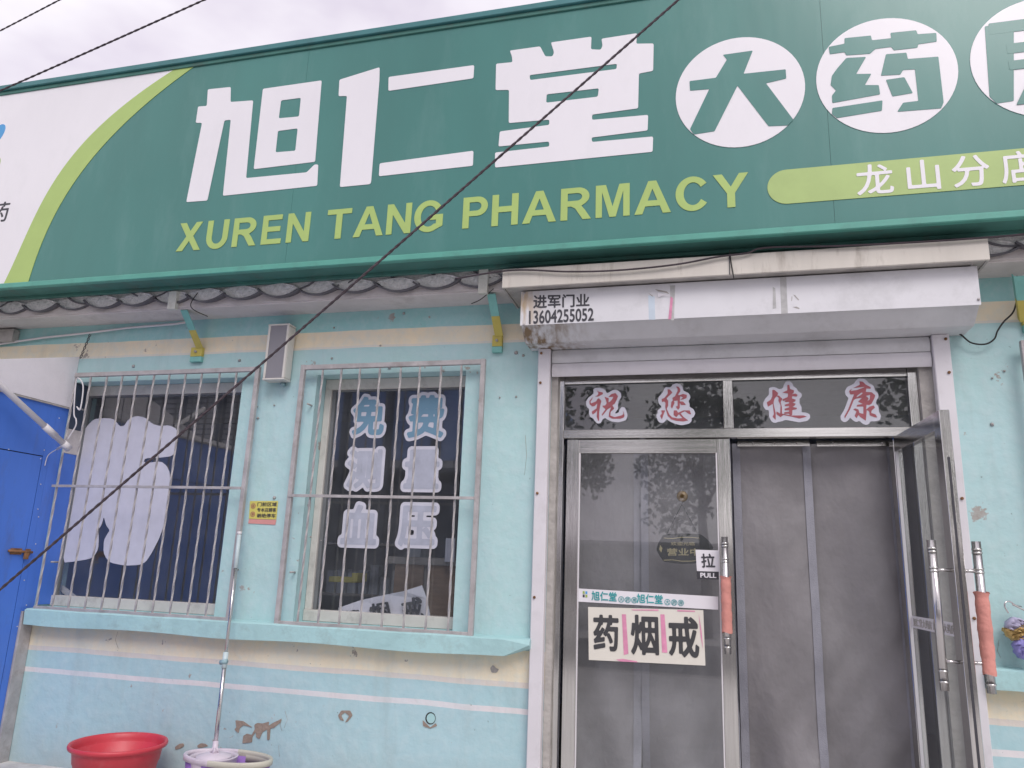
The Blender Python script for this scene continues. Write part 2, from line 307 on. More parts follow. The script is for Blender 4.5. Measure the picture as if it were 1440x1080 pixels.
# ---- glyphs of the built-in font, grown by a distance field so heavy strokes stay clean
_cache = {}
def glyph(body, grow=0.0, res=48, pad=.3, blank=False):
    key = (body, grow, res, blank)
    if key in _cache: return _cache[key]
    c = bpy.data.curves.new('t', 'FONT'); c.body = body; c.resolution_u = 4; o = bpy.data.objects.new('t', c)
    me = bpy.data.meshes.new_from_object(o); bpy.data.objects.remove(o); bpy.data.curves.remove(c)
    V = np.array([(v.co.x, v.co.y) for v in me.vertices]); me.calc_loop_triangles()
    T = np.array([list(t.vertices) for t in me.loop_triangles])
    cnt = {}
    for p in me.polygons:
        for ek in p.edge_keys: cnt[ek] = cnt.get(ek, 0)+1
    Eg = np.array([k for k, v in cnt.items() if v == 1])
    x0, z0 = V.min(0); x1, z1 = V.max(0)
    if grow <= 0 and not blank:
        r = ('mesh', me, (x0, x1, z0, z1)); _cache[key] = r; return r
    p = max(grow*1.3, .04)+2/res
    nx = int((x1-x0+2*p)*res)+1; nz = int((z1-z0+2*p)*res)+1
    gx = x0-p+np.arange(nx)/res; gz = z0-p+np.arange(nz)/res
    P = np.stack(np.meshgrid(gx, gz, indexing='ij'), -1).reshape(-1, 2)
    D = np.full(len(P), 1e9); I = np.zeros(len(P), bool)
    A = V[Eg[:, 0]]; B = V[Eg[:, 1]]
    for i in range(len(A)):
        ab = B[i]-A[i]; L = max(ab@ab, 1e-12); t = np.clip(((P-A[i])@ab)/L, 0, 1)
        d = P-(A[i]+t[:, None]*ab); D = np.minimum(D, (d*d).sum(1))
    for tr in T:
        a, b, cc = V[tr[0]], V[tr[1]], V[tr[2]]
        lo = np.minimum(np.minimum(a, b), cc); hi = np.maximum(np.maximum(a, b), cc)
        s = np.where((P[:, 0] >= lo[0]) & (P[:, 0] <= hi[0]) & (P[:, 1] >= lo[1]) & (P[:, 1] <= hi[1]))[0]
        if not len(s): continue
        q = P[s]; cr_ = lambda u, v: (v[0]-u[0])*(q[:, 1]-u[1])-(v[1]-u[1])*(q[:, 0]-u[0])
        c1, c2, c3 = cr_(a, b), cr_(b, cc), cr_(cc, a)
        I[s[((c1 >= 0) & (c2 >= 0) & (c3 >= 0)) | ((c1 <= 0) & (c2 <= 0) & (c3 <= 0))]] = True
    Fd = np.sqrt(D); Fd[I] *= -1; Fd = (Fd-grow).reshape(nx, nz); Fd[Fd == 0] = 1e-6
    nxt = {}
    def ip(i0, j0, i1, j1):
        a, b = Fd[i0, j0], Fd[i1, j1]; t = a/(a-b)
        return (gx[i0]+(gx[i1]-gx[i0])*t, gz[j0]+(gz[j1]-gz[j0])*t)
    segs = []
    neg = Fd < 0
    for i in range(nx-1):
        for j in range(nz-1):
            c4 = (neg[i, j], neg[i+1, j], neg[i+1, j+1], neg[i, j+1])
            if all(c4) or not any(c4): continue
            cor = ((i, j), (i+1, j), (i+1, j+1), (i, j+1)); cross = []
            for k in range(4):
                if c4[k] != c4[(k+1) % 4]: cross.append((k, c4[k]))
            ins = [k for k, s in cross if s]; outs = [k for k, s in cross if not s]
            def ek(k):
                a, b = cor[k], cor[(k+1) % 4]; return (min(a, b), max(a, b))
            if len(ins) == 1: segs.append((ek(ins[0]), ek(outs[0])))
            else:
                for k in ins: segs.append((ek(k), ek((k-1) % 4 if not c4[(k-1) % 4] or True else k)))
    for a, b in segs: nxt.setdefault(a, []).append(b)
    cont = []
    while nxt:
        st = next(iter(nxt)); cur = st; loop = []
        while cur in nxt:
            loop.append(cur); b = nxt[cur].pop()
            if not nxt[cur]: del nxt[cur]
            cur = b
        if len(loop) > 5:
            pts = [ip(*e[0], *e[1]) for e in loop]
            sm = [tuple((np.array(pts[i-1])+2*np.array(pts[i])+np.array(pts[(i+1) % len(pts)]))/4) for i in range(len(pts))]
            out = [sm[0]]
            for q in range(1, len(sm)):      # drop nearly collinear points
                a = np.array(out[-1]); b = np.array(sm[q]); c_ = np.array(sm[(q+1) % len(sm)])
                u1, u2 = b-a, c_-b
                if abs(u1[0]*u2[1]-u1[1]*u2[0]) > .012*np.linalg.norm(u1)*np.linalg.norm(u2)+1e-7: out.append(sm[q])
            if len(out) > 3: cont.append(out)
    allp = np.array([q for c_ in cont for q in c_])
    r = ('cont', cont, (allp[:, 0].min(), allp[:, 0].max(), allp[:, 1].min(), allp[:, 1].max())); _cache[key] = r; return r
def quadmap(Q):      # Q: TL, TR, BR, BL as Vectors
    TL, TR, BR, BL = [Vector(q) for q in Q]
    nrm = (TR-TL).cross(BL-TL).normalized()
    if nrm.y > 0 and abs(nrm.y) > .5: nrm = -nrm
    return lambda u, v, h=0: (TL*(1-u)+TR*u)*v+(BL*(1-u)+BR*u)*(1-v)+nrm*h
def text(name, body, Q, m, parent=None, grow=0.0, res=48, t=.0015, ref=None, split=False):
    kind, data, bb = glyph(body, grow, res)
    if kind == 'mesh':
        me = data.copy()
        bm = bmesh.new(); bm.from_mesh(me); g = bmesh.ops.extrude_face_region(bm, geom=bm.faces[:])
        for v in g['geom']:
            if isinstance(v, bmesh.types.BMVert): v.co.z = 1
        bm.to_mesh(me); bm.free()
    else:
        me = fill_mesh(data, .5)
        for v in me.vertices: v.co.z += .5
    x0, x1, z0, z1 = ref or bb; f = quadmap(Q)
    for v in me.vertices: v.co = f((v.co.x-x0)/(x1-x0), (v.co.y-z0)/(z1-z0), v.co.z*t)
    if not split: return link(name, me, m, parent)
    bm = bmesh.new(); bm.from_mesh(me); bm.verts.ensure_lookup_table(); bmesh.ops.remove_doubles(bm, verts=bm.verts[:], dist=1e-5)
    seen = set(); isl = []
    for v in bm.verts:
        if v in seen: continue
        st = [v]; grp = []
        seen.add(v)
        while st:
            a = st.pop(); grp.append(a)
            for e_ in a.link_edges:
                b = e_.other_vert(a)
                if b not in seen: seen.add(b); st.append(b)
        isl.append(grp)
    isl.sort(key=lambda g: min(v.co.x for v in g))
    for g in isl:
        idx = {v: i for i, v in enumerate(g)}; me2 = bpy.data.meshes.new(name)
        fs = {f_ for v in g for f_ in v.link_faces}
        me2.from_pydata([v.co[:] for v in g], [], [[idx[v] for v in f_.verts] for f_ in fs]); link(name, me2, m, parent)
    bm.free()
def qpx(pts, y): return [W(p[0], p[1], y) for p in pts]
def qrect(x0, x1, z0, z1, y): return [Vector((x0, y, z1)), Vector((x1, y, z1)), Vector((x1, y, z0)), Vector((x0, y, z0))]
#==SETTING==
# ------------------------------------------------------------------ ground
def sheet(name, x0, x1, y0, y1, z, m):
    bm = bmesh.new(); bm.faces.new([bm.verts.new(p) for p in ((x0, y0, z), (x1, y0, z), (x1, y1, z), (x0, y1, z))]); return finish(name, bm, m)
tag(sheet('ground', -150, 150, -150, 150, -.12, M['ground']), kind='structure')
tag(sheet('road', -150, 150, -8.5, -2.5, -.116, M['asphalt']), kind='structure')
tag(box('pavement', -40, 40, -2.2, 4.6, -.14, 0, M['ground'], bevel=.01), kind='structure')
tag(box('kerb', -40, 40, -2.4, -2.202, -.14, .004, M['cement'], bevel=.01), kind='structure')

# ------------------------------------------------------------------ the building
B = empty('pharmacy_building', (0, 4.5, 0), 'single storey shop building with turquoise painted wall and cream bands', 'building')
YW, YF, YG = 4.5, 4.55, 4.655
w1x0, w1x1 = -4.60, W(341, 540, 4.5).x
w2x0, w2x1 = W(446, 532, 4.5).x, W(655, 530, 4.5).x
wz0, wz1 = Z_SILL_T, W(300, 521, 4.5).z - .02
dx0, dx1 = W(775, 560, 4.5).x, W(1316, 560, 4.5).x; dz1 = CZ+1.34
w3x0, w3x1 = 1.74, 2.72
wz1 = W(560, 524, 4.5).z - .0
holes = [(w1x0, w1x1, wz0, wz1), (w2x0, w2x1, wz0, wz1), (dx0, dx1, -.01, dz1), (w3x0, w3x1, wz0, wz1)]
def wall_holes(name, x0, x1, z0, z1, y0, y1, holes, m, parent):
    xs = sorted({x0, x1, *[h[i] for h in holes for i in (0, 1)]}); zs = sorted({z0, z1, *[max(z0, min(z1, h[i])) for h in holes for i in (2, 3)]})
    bm = bmesh.new(); V = {}
    def vt(i, j, y):
        k = (i, j, y)
        if k not in V: V[k] = bm.verts.new((xs[i], y, zs[j]))
        return V[k]
    solid = lambda i, j: 0 <= i < len(xs)-1 and 0 <= j < len(zs)-1 and not any(h[0]-1e-6 <= xs[i] and xs[i+1] <= h[1]+1e-6 and h[2]-1e-6 <= zs[j] and zs[j+1] <= h[3]+1e-6 for h in holes)
    for i in range(len(xs)-1):
        for j in range(len(zs)-1):
            if not solid(i, j): continue
            for y in (y0, y1): bm.faces.new((vt(i, j, y), vt(i+1, j, y), vt(i+1, j+1, y), vt(i, j+1, y)))
            for (a, b, c, d, q) in ((i, j, i, j+1, (i-1, j)), (i+1, j, i+1, j+1, (i+1, j)), (i, j, i+1, j, (i, j-1)), (i, j+1, i+1, j+1, (i, j+1))):
                if not solid(*q): bm.faces.new((vt(a, b, y0), vt(c, d, y0), vt(c, d, y1), vt(a, b, y1)))
    return finish(name, bm, m, parent)
wall_holes('wall', -8, 6, -.1, 3.3, YW, 4.74, holes, M['wall'], B)
# room behind
bm = bmesh.new()
for q in (((-7, 8.4, -.02), (5, 8.4, -.02), (5, 8.4, 3.1), (-7, 8.4, 3.1)), ((-7, 4.75, 3.1), (5, 4.75, 3.1), (5, 8.4, 3.1), (-7, 8.4, 3.1)), ((-7, 4.75, 0), (-7, 8.4, 0), (-7, 8.4, 3.1), (-7, 4.75, 3.1)), ((5, 4.75, 0), (5, 8.4, 0), (5, 8.4, 3.1), (5, 4.75, 3.1))):
    bm.faces.new([bm.verts.new(p) for p in q])
finish('room_wall', bm, M['roomw'], B)
box('room_floor', -7, 5, 4.75, 8.4, -.1, .0, M['roomf'], B)
# eaves: slab, fascia, plain roof
box('roof_slab', -8, 6, 4.27, 8.6, CZ+1.665, CZ+1.72, M['concrete'], B, bevel=.006)
slab('roof', [(-8, 4.3, CZ+1.86), (6, 4.3, CZ+1.86), (6, 8.6, CZ+2.9), (-8, 8.6, CZ+2.9)], (0, 0, .04), M['tile'], B)
# sills
def sill(x0, x1, broken=False):
    bm = bmesh.new(); N = 24
    prof = lambda x, k: [(4.51, Z_SILL_B), (4.402+.004*math.sin(x*9), Z_SILL_B+.006*math.sin(x*5+k)), (4.398+.004*math.sin(x*7), Z_SILL_T-.008), (4.412, Z_SILL_T+.002*math.sin(x*11)), (4.655, Z_SILL_T+.012)]
    rings = []
    for i in range(N+1):
        x = x0+(x1-x0)*i/N
        P = prof(x, 1)
        if broken and i == N: P = [(4.51, Z_SILL_B+.05), (4.44, Z_SILL_B+.05), (4.40, Z_SILL_T-.03), (4.412, Z_SILL_T), (4.655, Z_SILL_T+.012)]
        rings.append([bm.verts.new((x, a, b)) for a, b in P])
    for i in range(N):
        for k in range(5): bm.faces.new((rings[i][k], rings[i][(k+1) % 5], rings[i+1][(k+1) % 5], rings[i+1][k]))
    bm.faces.new(rings[0]); bm.faces.new(rings[-1][::-1])
    return finish('window_sill', bm, M['sill'], B)
sill(-4.57, W(744, 915, 4.40).x, True); sill(W(1392, 965, 4.4).x, 4.2)
# roof tiles along the eave: troughs whose ends scallop the edge, each plugged with mortar
def tile_mesh(wd, dep, th, ln, rise):
    bm = bmesh.new(); N = 10; A = []; Bq = []
    for e_, (yy, zz) in enumerate(((0, 0), (ln, rise))):
        up, lo = [], []
        for i in range(N+1):
            t = i/N; x = (t-.5)*wd; z = -dep*math.sin(math.pi*t)**.8+zz
            nx_ = math.cos(math.pi*t)*.3
            up.append(bm.verts.new((x, yy, z+th))); lo.append(bm.verts.new((x+nx_*th*-1, yy, z)))
        A.append(up); Bq.append(lo)
    for i in range(N):
        bm.faces.new((A[0][i], A[0][i+1], A[1][i+1], A[1][i])); bm.faces.new((Bq[0][i+1], Bq[0][i], Bq[1][i], Bq[1][i+1]))
        bm.faces.new((A[0][i+1], A[0][i], Bq[0][i], Bq[0][i+1])); bm.faces.new((A[1][i], A[1][i+1], Bq[1][i+1], Bq[1][i]))
    bm.faces.new((A[0][0], A[1][0], Bq[1][0], Bq[0][0])); bm.faces.new((A[0][N], Bq[0][N], Bq[1][N], A[1][N]))
    bmesh.ops.recalc_face_normals(bm, faces=bm.faces[:]); me = bpy.data.meshes.new('roof_tile'); bm.to_mesh(me); bm.free(); return me
def plug_mesh(wd, dep):
    bm = bmesh.new(); N = 10; fr, bk = [], []
    P = [((i/N-.5)*wd*.96, -dep*math.sin(math.pi*i/N)**.8+.014) for i in range(N+1)]+[(wd*.36, .03), (.02, .052), (-wd*.34, .034)]
    for x, z in P: fr.append(bm.verts.new((x, .016+.006*math.sin(x*40), z))); bk.append(bm.verts.new((x, .14, z+.03)))
    for i in range(len(P)): bm.faces.new((fr[i], fr[(i+1) % len(P)], bk[(i+1) % len(P)], bk[i]))
    bm.faces.new(fr[::-1]); bm.faces.new(bk)
    bmesh.ops.recalc_face_normals(bm, faces=bm.faces[:]); me = bpy.data.meshes.new('mortar_plug'); bm.to_mesh(me); bm.free(); return me
TM = tile_mesh(.315, .055, .011, .5, .10); PM = plug_mesh(.315, .058); CM = tile_mesh(.20, -.05, .014, .5, .15)
TM.materials.append(M['tile']); PM.materials.append(M['mortar']); CM.materials.append(M['tile'])
def inst(name, me, parent, loc, rot=(0, 0, 0)):
    o = bpy.data.objects.new(name, me); C.objects.link(o); o.parent = parent; o.matrix_parent_inverse = Matrix.Translation(-wloc(parent)); o.location = loc; o.rotation_euler = rot; return o
ZT = CZ+1.745
rr = random.Random(3)
for i in range(-20, 11):
    x = i*.283+.05
    if -1.08 < x < 1.38: continue
    for row, (dx_, yy_, zz_) in enumerate(((0, 4.226, -.002), (.10, 4.245, .050))):
        t_ = inst('roof_tile', TM, B, (x+dx_+rr.uniform(-.008, .008), yy_+rr.uniform(-.014, .014), ZT+zz_+rr.uniform(-.007, .007)), (0, rr.uniform(-.02, .09), rr.uniform(-.05, .05)))
        p_ = bpy.data.objects.new('mortar_plug', PM); C.objects.link(p_); p_.parent = t_; p_.location = (rr.uniform(-.01, .01), -.004, rr.uniform(-.004, .002))
# mortar fascia under tiles
bm = bmesh.new()
xs = [-8+i*.1 for i in range(141)]
top = [bm.verts.new((x, 4.262+.006*math.sin(x*13), CZ+1.735)) for x in xs]; bot = [bm.verts.new((x, 4.258+.004*math.sin(x*23+1), CZ+1.675+.006*math.sin(x*17))) for x in xs]
bk = [bm.verts.new((x, 4.275, CZ+1.675)) for x in xs]
for i in range(140): bm.faces.new((bot[i], bot[i+1], top[i+1], top[i])); bm.faces.new((bk[i], bk[i+1], bot[i+1], bot[i]))
finish('mortar_fascia', bm, M['concrete'], B)
# peeled paint, pipe hole, small plugs in the wall
def patch(P, s, ox, oy, m='plaster', nm='peeled_patch'): return flat(nm, [rnd(pxpoly(P, YW, s, ox, oy), .006)], YW-.0025, M[m], B, .003)
patch([(705, 560), (790, 570), (890, 640), (840, 625), (790, 615), (750, 650), (740, 700), (710, 680), (695, 655), (715, 640)], 7.71, 240, 940)
patch([(910, 610), (940, 590), (1000, 595), (1070, 575), (1065, 620), (1110, 590), (1205, 545), (1200, 580), (1120, 645), (1085, 650), (1075, 775), (1048, 775), (1050, 660), (1000, 690), (965, 765), (930, 745), (925, 690), (890, 740), (885, 800), (780, 812), (790, 730), (830, 705), (880, 720), (915, 660)], 7.71, 240, 940)
patch([(50, 850), (100, 815), (140, 810), (150, 840), (110, 865), (55, 880)], 7.71, 240, 940)
patch([(290, 835), (330, 810), (380, 815), (410, 840), (350, 855), (300, 860)], 7.71, 240, 940)
patch([(880, 680), (890, 668), (905, 682), (915, 685), (905, 700), (885, 698)], 2.8425, 380, 700, 'cement')
patch([(272, 870), (285, 850), (320, 850), (330, 870), (310, 895), (300, 898), (316, 872), (300, 858), (284, 870), (296, 892), (280, 888)], 2.8425, 380, 700)
patch([(610, 888), (640, 918), (662, 900), (668, 912), (640, 922), (612, 912)], 2.8425, 380, 700)
c0 = W(605.5, 1010, YW)
for rad, m_, dy in ((.032, 'black', .001), (.026, 'sill', .003)):
    flat('vent_hole', [[(c0.x+.003*(m_ == 'sill')+rad*math.cos(a*.35), c0.z+rad*math.sin(a*.35)*1.05) for a in range(18)]], YW-dy, M[m_], B, .002)
for px, py, r_ in ((604, 446, .008), (470, 461, .007), (467, 504, .008), (726, 496, .013), (736, 500, .009), (703, 559, .006), (726, 558, .007), (363, 588, .01), (386, 570, .006), (386, 700, .012), (1395, 597, .011), (1395, 532, .006), (1412, 522, .007), (568, 441, .010), (565, 432, .007), (1000, 470, .0), (188, 515, .013), (337, 507, .011), (548, 517, .013), (535, 486, .006), (452, 760, .004), (437, 755, .006)):
    if r_ == 0: continue
    c0 = W(px, py, YW); bm = bmesh.new()
    lathe_bm(bm, [(r_, 0), (r_*.8, .006), (r_*.3, .012)], 0, 0, seg=9)
    for v in bm.verts: v.co = Vector((c0.x+v.co.x*rr.uniform(.8, 1.2), YW-.001-v.co.z, c0.z+v.co.y))
    finish('wall_plug', bm, M['cement'] if r_ < .01 else M['bar'], B, True)
for P in ([(396, 1010), (394, 1020), (396, 1028)], [(393, 1048), (392, 1056), (393, 1064)], [(165, 888), (163, 900), (166, 912)],
          [(400, 1000), (404, 1012), (400, 1024)], [(738, 612), (741, 640), (738, 668)], [(1405, 900), (1403, 915), (1408, 925)]):
    Q = [W(px+rr.uniform(-1, 1), py, YW-.0006) for px, py in P]; tube('paint_crack', Q, [.0005+.0006*rr.random() for _ in Q], M['plaster'], B, 4)

# ------------------------------------------------------------------ windows
def window(x0, x1, nm, mull=None, fw=.05, left=True):
    wn = bpy.data.objects.new('window', None); C.objects.link(wn); wn.parent = B; wn.matrix_parent_inverse = Matrix.Translation(-wloc(B)); wn['label'] = nm
    wn.location = (0, 0, 0)
    def sub(o): o.parent = wn; o.matrix_parent_inverse = Matrix.Identity(4); return o
    y0, y1 = YG-.03, YG+.03; zb, zt = wz0+.012, wz1
    sub(box('head_frame', x0+.002, x1-.002, y0, y1, zt-.075, zt-.002, M['frame_pvc'])); sub(box('bottom_frame', x0+.002, x1-.002, y0-.01, y1, zb, zb+.07, M['frame_pvc']))
    if left: sub(box('side_frame', x0+.002, x0+fw, y0, y1, zb+.07, zt-.075, M['frame_pvc']))
    sub(box('side_frame', x1-fw*.5, x1-.002, y0, y1, zb+.07, zt-.075, M['frame_pvc']))
    gx0, gx1 = x0+(fw if left else .002), x1-fw*.5
    sub(box('sash', gx0, gx0+.025, YG-.012, YG+.02, zb+.07, zt-.075, M['darkframe'])); sub(box('sash', gx1-.015, gx1, YG-.012, YG+.02, zb+.07, zt-.075, M['darkframe']))
    sub(box('sash', gx0+.025, gx1-.015, YG-.012, YG+.02, zt-.087, zt-.075, M['darkframe']))
    if mull: sub(box('sash', mull-.012, mull+.012, YG+.006, YG+.03, zb+.07, zt-.087, M['darkframe']))
    sub(box('pane', gx0+.025, gx1-.015, YG, YG+.005, zb+.07, zt-.087, GL_WIN, bevel=0))
    return wn
window(w1x0, w1x1, 'wide left window behind bars', left=False)
window(w2x0, w2x1, 'narrower window behind bars with letter stickers')
window(w3x0, w3x1, 'right hand window at the edge of view')
# left reveal of the wide window is closed off by a grey then a blue sheet
box('reveal_board', -4.598, -4.585, 4.505, 4.64, CZ+.69, CZ+.87, M['concrete'], B, 0)
box('reveal_shadow_board', -4.598, -4.585, 4.505, 4.64, CZ+.872, wz1-.003, M['shedd'], B, 0)  # dark board put in as shade over the teal upper reveal
box('reveal_sheet', -4.598, -4.585, 4.505, 4.64, wz0+.02, CZ+.688, M['blue'], B, 0)

# ------------------------------------------------------------------ window grilles
def twisted(L, s=.0064, pitch=.24, step=.02):
    nseg = int(L/step); bm = bmesh.new(); rings = []
    for i in range(nseg+1):
        z = L*i/nseg; a = 2*math.pi*z/pitch/2
        rings.append([bm.verts.new((s*1.2*math.cos(a+k*math.pi/2), s*1.2*math.sin(a+k*math.pi/2), z)) for k in range(4)])
    for i in range(nseg):
        for k in range(4): bm.faces.new((rings[i][k], rings[i][(k+1) % 4], rings[i+1][(k+1) % 4], rings[i+1][k]))
    bm.faces.new(rings[0][::-1]); bm.faces.new(rings[-1])
    bmesh.ops.recalc_face_normals(bm, faces=bm.faces[:]); me = bpy.data.meshes.new('bar'); bm.to_mesh(me); bm.free(); me.materials.append(M['bar']); return me
YB = 4.43
gz0, gz1 = W(300, 868, YB).z, W(300, 521, YB).z
BAR = twisted(gz1-gz0-.02)
def grille(x0, x1, bars, zc, label, left_frame=True):
    g = empty('window_grille', ((x0+x1)/2, YB, gz0), label, 'window grille', 'steel window grilles')
    t = .015
    if left_frame: box('side_rail', x0-t, x0+t, YB-t, YB+t, gz0-.03, gz1+.016, M['bar'], g)
    box('side_rail', x1-t, x1+t, YB-t, YB+t, gz0-.03, gz1+.016, M['bar'], g)
    a, b = (x0+t if left_frame else x0-.01), x1-t
    box('top_rail', a, b, YB-t+.002, YB+t-.002, gz1-.018, gz1+.014, M['bar'], g); box('bottom_rail', a, b, YB-t+.001, YB+t-.001, gz0-.028, gz0+.004, M['bar'], g)
    for x in bars:
        inst('bar', BAR, g, (x, YB, gz0+.004), (0, rr.uniform(-.003, .003), rr.uniform(0, .6)))
    box('crossbar', a-.02, b, YB-.021, YB-.012, zc-.009, zc+.009, M['bar'], g, .001)
    for x in (x0+.05, x1-.02):
        for z in (gz0+.3, gz1-.25):
            tube('wall_lug', [(x, YB+.01, z), (x, YW+.01, z)], .006, M['bar'], g, 8)
    return g
b0, b1 = W(51, 851, YB).x, W(289, 866, YB).x
gr1 = W(343, 690, YB).x
grille(b0, gr1, [b0+(b1-b0)*i/10 for i in range(11)], W(200, 685, YB).z, 'wide barred grille over the left window, beside the blue sheet wall', False)
g2x0, g2x1 = W(408, 700, YB).x, W(671, 700, YB).x
grille(g2x0, g2x1, [g2x0+(g2x1-g2x0)*(i+1)/9 for i in range(8)], W(540, 699, YB).z, 'barred grille over the window with the white letter stickers')
g3 = W(1441, 500, YB).x
grille(g3, g3+1.25, [g3+1.25*(i+1)/9 for i in range(8)], W(540, 699, YB).z, 'grille at the right edge, beyond the open glass door')
#==SIGN==
# ------------------------------------------------------------------ the big signboard
YS = 4.05
sg = empty('shop_signboard', (0, YS, CZ+1.8), 'long green pharmacy signboard with large white characters across the top of the shop', 'signboard')
zs0, zs1 = W(1000, 328, YS).z, W(0, 131, YS).z
sx0, sx1 = -6.6, 3.4
seams = [-6.6, -5.6, W(426, 150, YS).x, W(1163, 150, YS).x, 3.4]
# front skin: white left part, lime arc, green panels, all in the face plane
arcL = [(p.x, p.z) for p in WL([(665, 262), (580, 320), (500, 375), (430, 440), (350, 505), (290, 575), (235, 645), (185, 730), (140, 810), (95, 900), (60, 980), (35, 1040), (12, 1085)], YS, 2.7)]
arcR = [(p.x, p.z) for p in WL([(755, 245), (690, 285), (620, 345), (560, 395), (500, 445), (440, 500), (375, 570), (320, 640), (265, 720), (225, 790), (180, 880), (140, 970), (100, 1075)], YS, 2.7)]
def smooth_open(P, it=2):
    for _ in range(it):
        o = [P[0]]
        for a, b in zip(P, P[1:]): o += [(a[0]*.75+b[0]*.25, a[1]*.75+b[1]*.25), (a[0]*.25+b[0]*.75, a[1]*.25+b[1]*.75)]
        P = o+[P[-1]]
    return P
arcL[0] = (arcL[0][0]+.03, zs1); arcR[0] = (arcR[0][0]+.03, zs1); arcL[-1] = (arcL[-1][0], zs0); arcR[-1] = (arcR[-1][0], zs0)
def fit_arc(P):
    x_, z_ = np.array(P[1:-1]).T; k_ = np.polyfit(z_, x_, 3); return [(float(np.polyval(k_, z)), float(z)) for z in np.linspace(zs1, zs0, 50)]
arcL = fit_arc(arcL); arcR = fit_arc(arcR)
for a, b in zip(seams, seams[1:]):
    box('face_panel', a+.0007, b-.0007, YS, YS+.02, zs0+.001, zs1-.001, M['green'], sg, 0)
flat('white_field', [[(sx0+.01, zs1)]+arcL+[(sx0+.01, zs0)]], YS-.002, M['sigwhite'], sg, .002)
flat('lime_arc', [arcL+arcR[::-1]], YS-.002, M['lime'], sg, .003)
# frame, returns, underside
bt = W(480, 374, YS).z
box('top_trim', sx0, sx1, YS-.03, 4.24, zs1+.001, zs1+.045, M['trimtop'], sg, .004)
box('top_shadow_strip', sx0, sx1, YS-.012, YS+.02, zs1-.03, zs1-.0005, M['under'], sg, .003)  # dark strip put in as the shadow line under the top trim
box('bottom_trim', sx0, sx1, YS-.02, YS+.02, bt, zs0-.001, M['trim'], sg, .005)
box('underside', sx0, sx1, YS+.021, 4.24, bt+.006, bt+.02, M['under'], sg, 0)
box('underside_lip', sx0, sx1, 4.205, 4.235, bt-.016, bt+.006, M['under'], sg, .002)
box('back_panel', sx0, sx1, 4.22, 4.24, bt+.02, zs1, M['under'], sg, 0)
for x in (sx0, sx1): box('end_panel', x-.01, x+.01, YS, 4.24, bt, zs1+.03, M['trim'], sg, 0)
# logo, mostly cut by the left edge of view
lc = W(-8, 194, YS)
def blob(nm, cx, cz, a, b, rot, m, n_=28, p=1):
    flat(nm, [[(cx+a*math.cos(t)*math.cos(rot)-b*math.sin(t)*math.sin(rot), cz+a*math.cos(t)*math.sin(rot)+b*math.sin(t)*math.cos(rot)) for t in [2*math.pi*i/n_ for i in range(n_)]]], YS-.004, m, sg)
blob('logo_oval', lc.x, lc.z, .13, .065, R(52), M['logoblue'])
blob('logo_oval', lc.x-.24, lc.z, .13, .065, R(128), M['logogreen'])
lg = W(-12, 240, YS); blob('logo_leaf', lg.x, lg.z, .12, .06, R(65), M['logogreen']); blob('logo_leaf', lg.x-.2, lg.z, .12, .06, R(115), M['logoblue'])
q = W(16, 283, YS); q2 = W(14, 311, YS); h = q.z-q2.z
text('character', '医', [Vector((q.x-2.3*h, YS-.002, q.z)), Vector((q.x-1.3*h, YS-.002, q.z)), Vector((q.x-1.3*h, YS-.002, q.z-h)), Vector((q.x-2.3*h, YS-.002, q.z-h))], M['dark'], sg, .012)
text('character', '药', [Vector((q.x-1.05*h, YS-.002, q.z)), Vector((q.x, YS-.002, q.z)), Vector((q.x, YS-.002, q.z-h)), Vector((q.x-1.05*h, YS-.002, q.z-h))], M['dark'], sg, .012)
Rr = .012
def big(nm, conts, m, parent=sg, r=Rr, y=YS-.002, t=.0016, s=2.7, ox=0, oy=0):
    return flat(nm, [pxpoly(c_, YS, s, ox, oy, r) for c_ in conts], y, m, parent, t)
big('character', [[(790, 340), (877, 331), (876, 388), (962, 382), (935, 677), (1165, 655), (1195, 625), (1209, 625), (1205, 706), (847, 744), (877, 455), (853, 458), (788, 762), (708, 768), (768, 467), (744, 467), (753, 405), (786, 403)]], M['sigwhite'])
big('character', [[(999, 338), (1222, 306), (1197, 615), (964, 643)], [(1068, 382), (1143, 372), (1136, 443), (1059, 450)], [(1056, 498), (1131, 488), (1122, 573), (1047, 579)]], M['sigwhite'])
Ren = big('character', [[(95, 175), (400, 80), (398, 180), (335, 955), (325, 968), (98, 990), (152, 298), (88, 300)]], M['sigwhite'], s=5.4, ox=460, oy=80)
big('character', [[(180, 293), (505, 248), (502, 298), (179, 346)]], M['sigwhite'], ox=480); big('character', [[(146, 621), (502, 573), (500, 630), (143, 670)]], M['sigwhite'], ox=480)
big('character', [[(640, 193), (755, 177), (775, 215), (802, 215), (808, 200), (796, 162), (950, 140), (948, 188), (985, 190), (992, 175), (988, 148), (1123, 127), (1120, 167), (1186, 166), (1184, 270), (1130, 280), (1127, 412), (952, 436), (952, 456), (1165, 437), (1163, 496), (950, 523), (952, 540), (1184, 519), (1182, 577), (584, 637), (584, 580), (790, 557), (789, 538), (597, 557), (602, 500), (790, 475), (790, 455), (636, 468), (637, 342), (586, 343), (588, 243), (650, 237), (648, 215)],
     [(715, 286), (1047, 243), (1045, 263), (717, 305)], [(780, 359), (978, 336), (974, 368), (778, 391)]], M['sigwhite'], ox=480, r=.011)
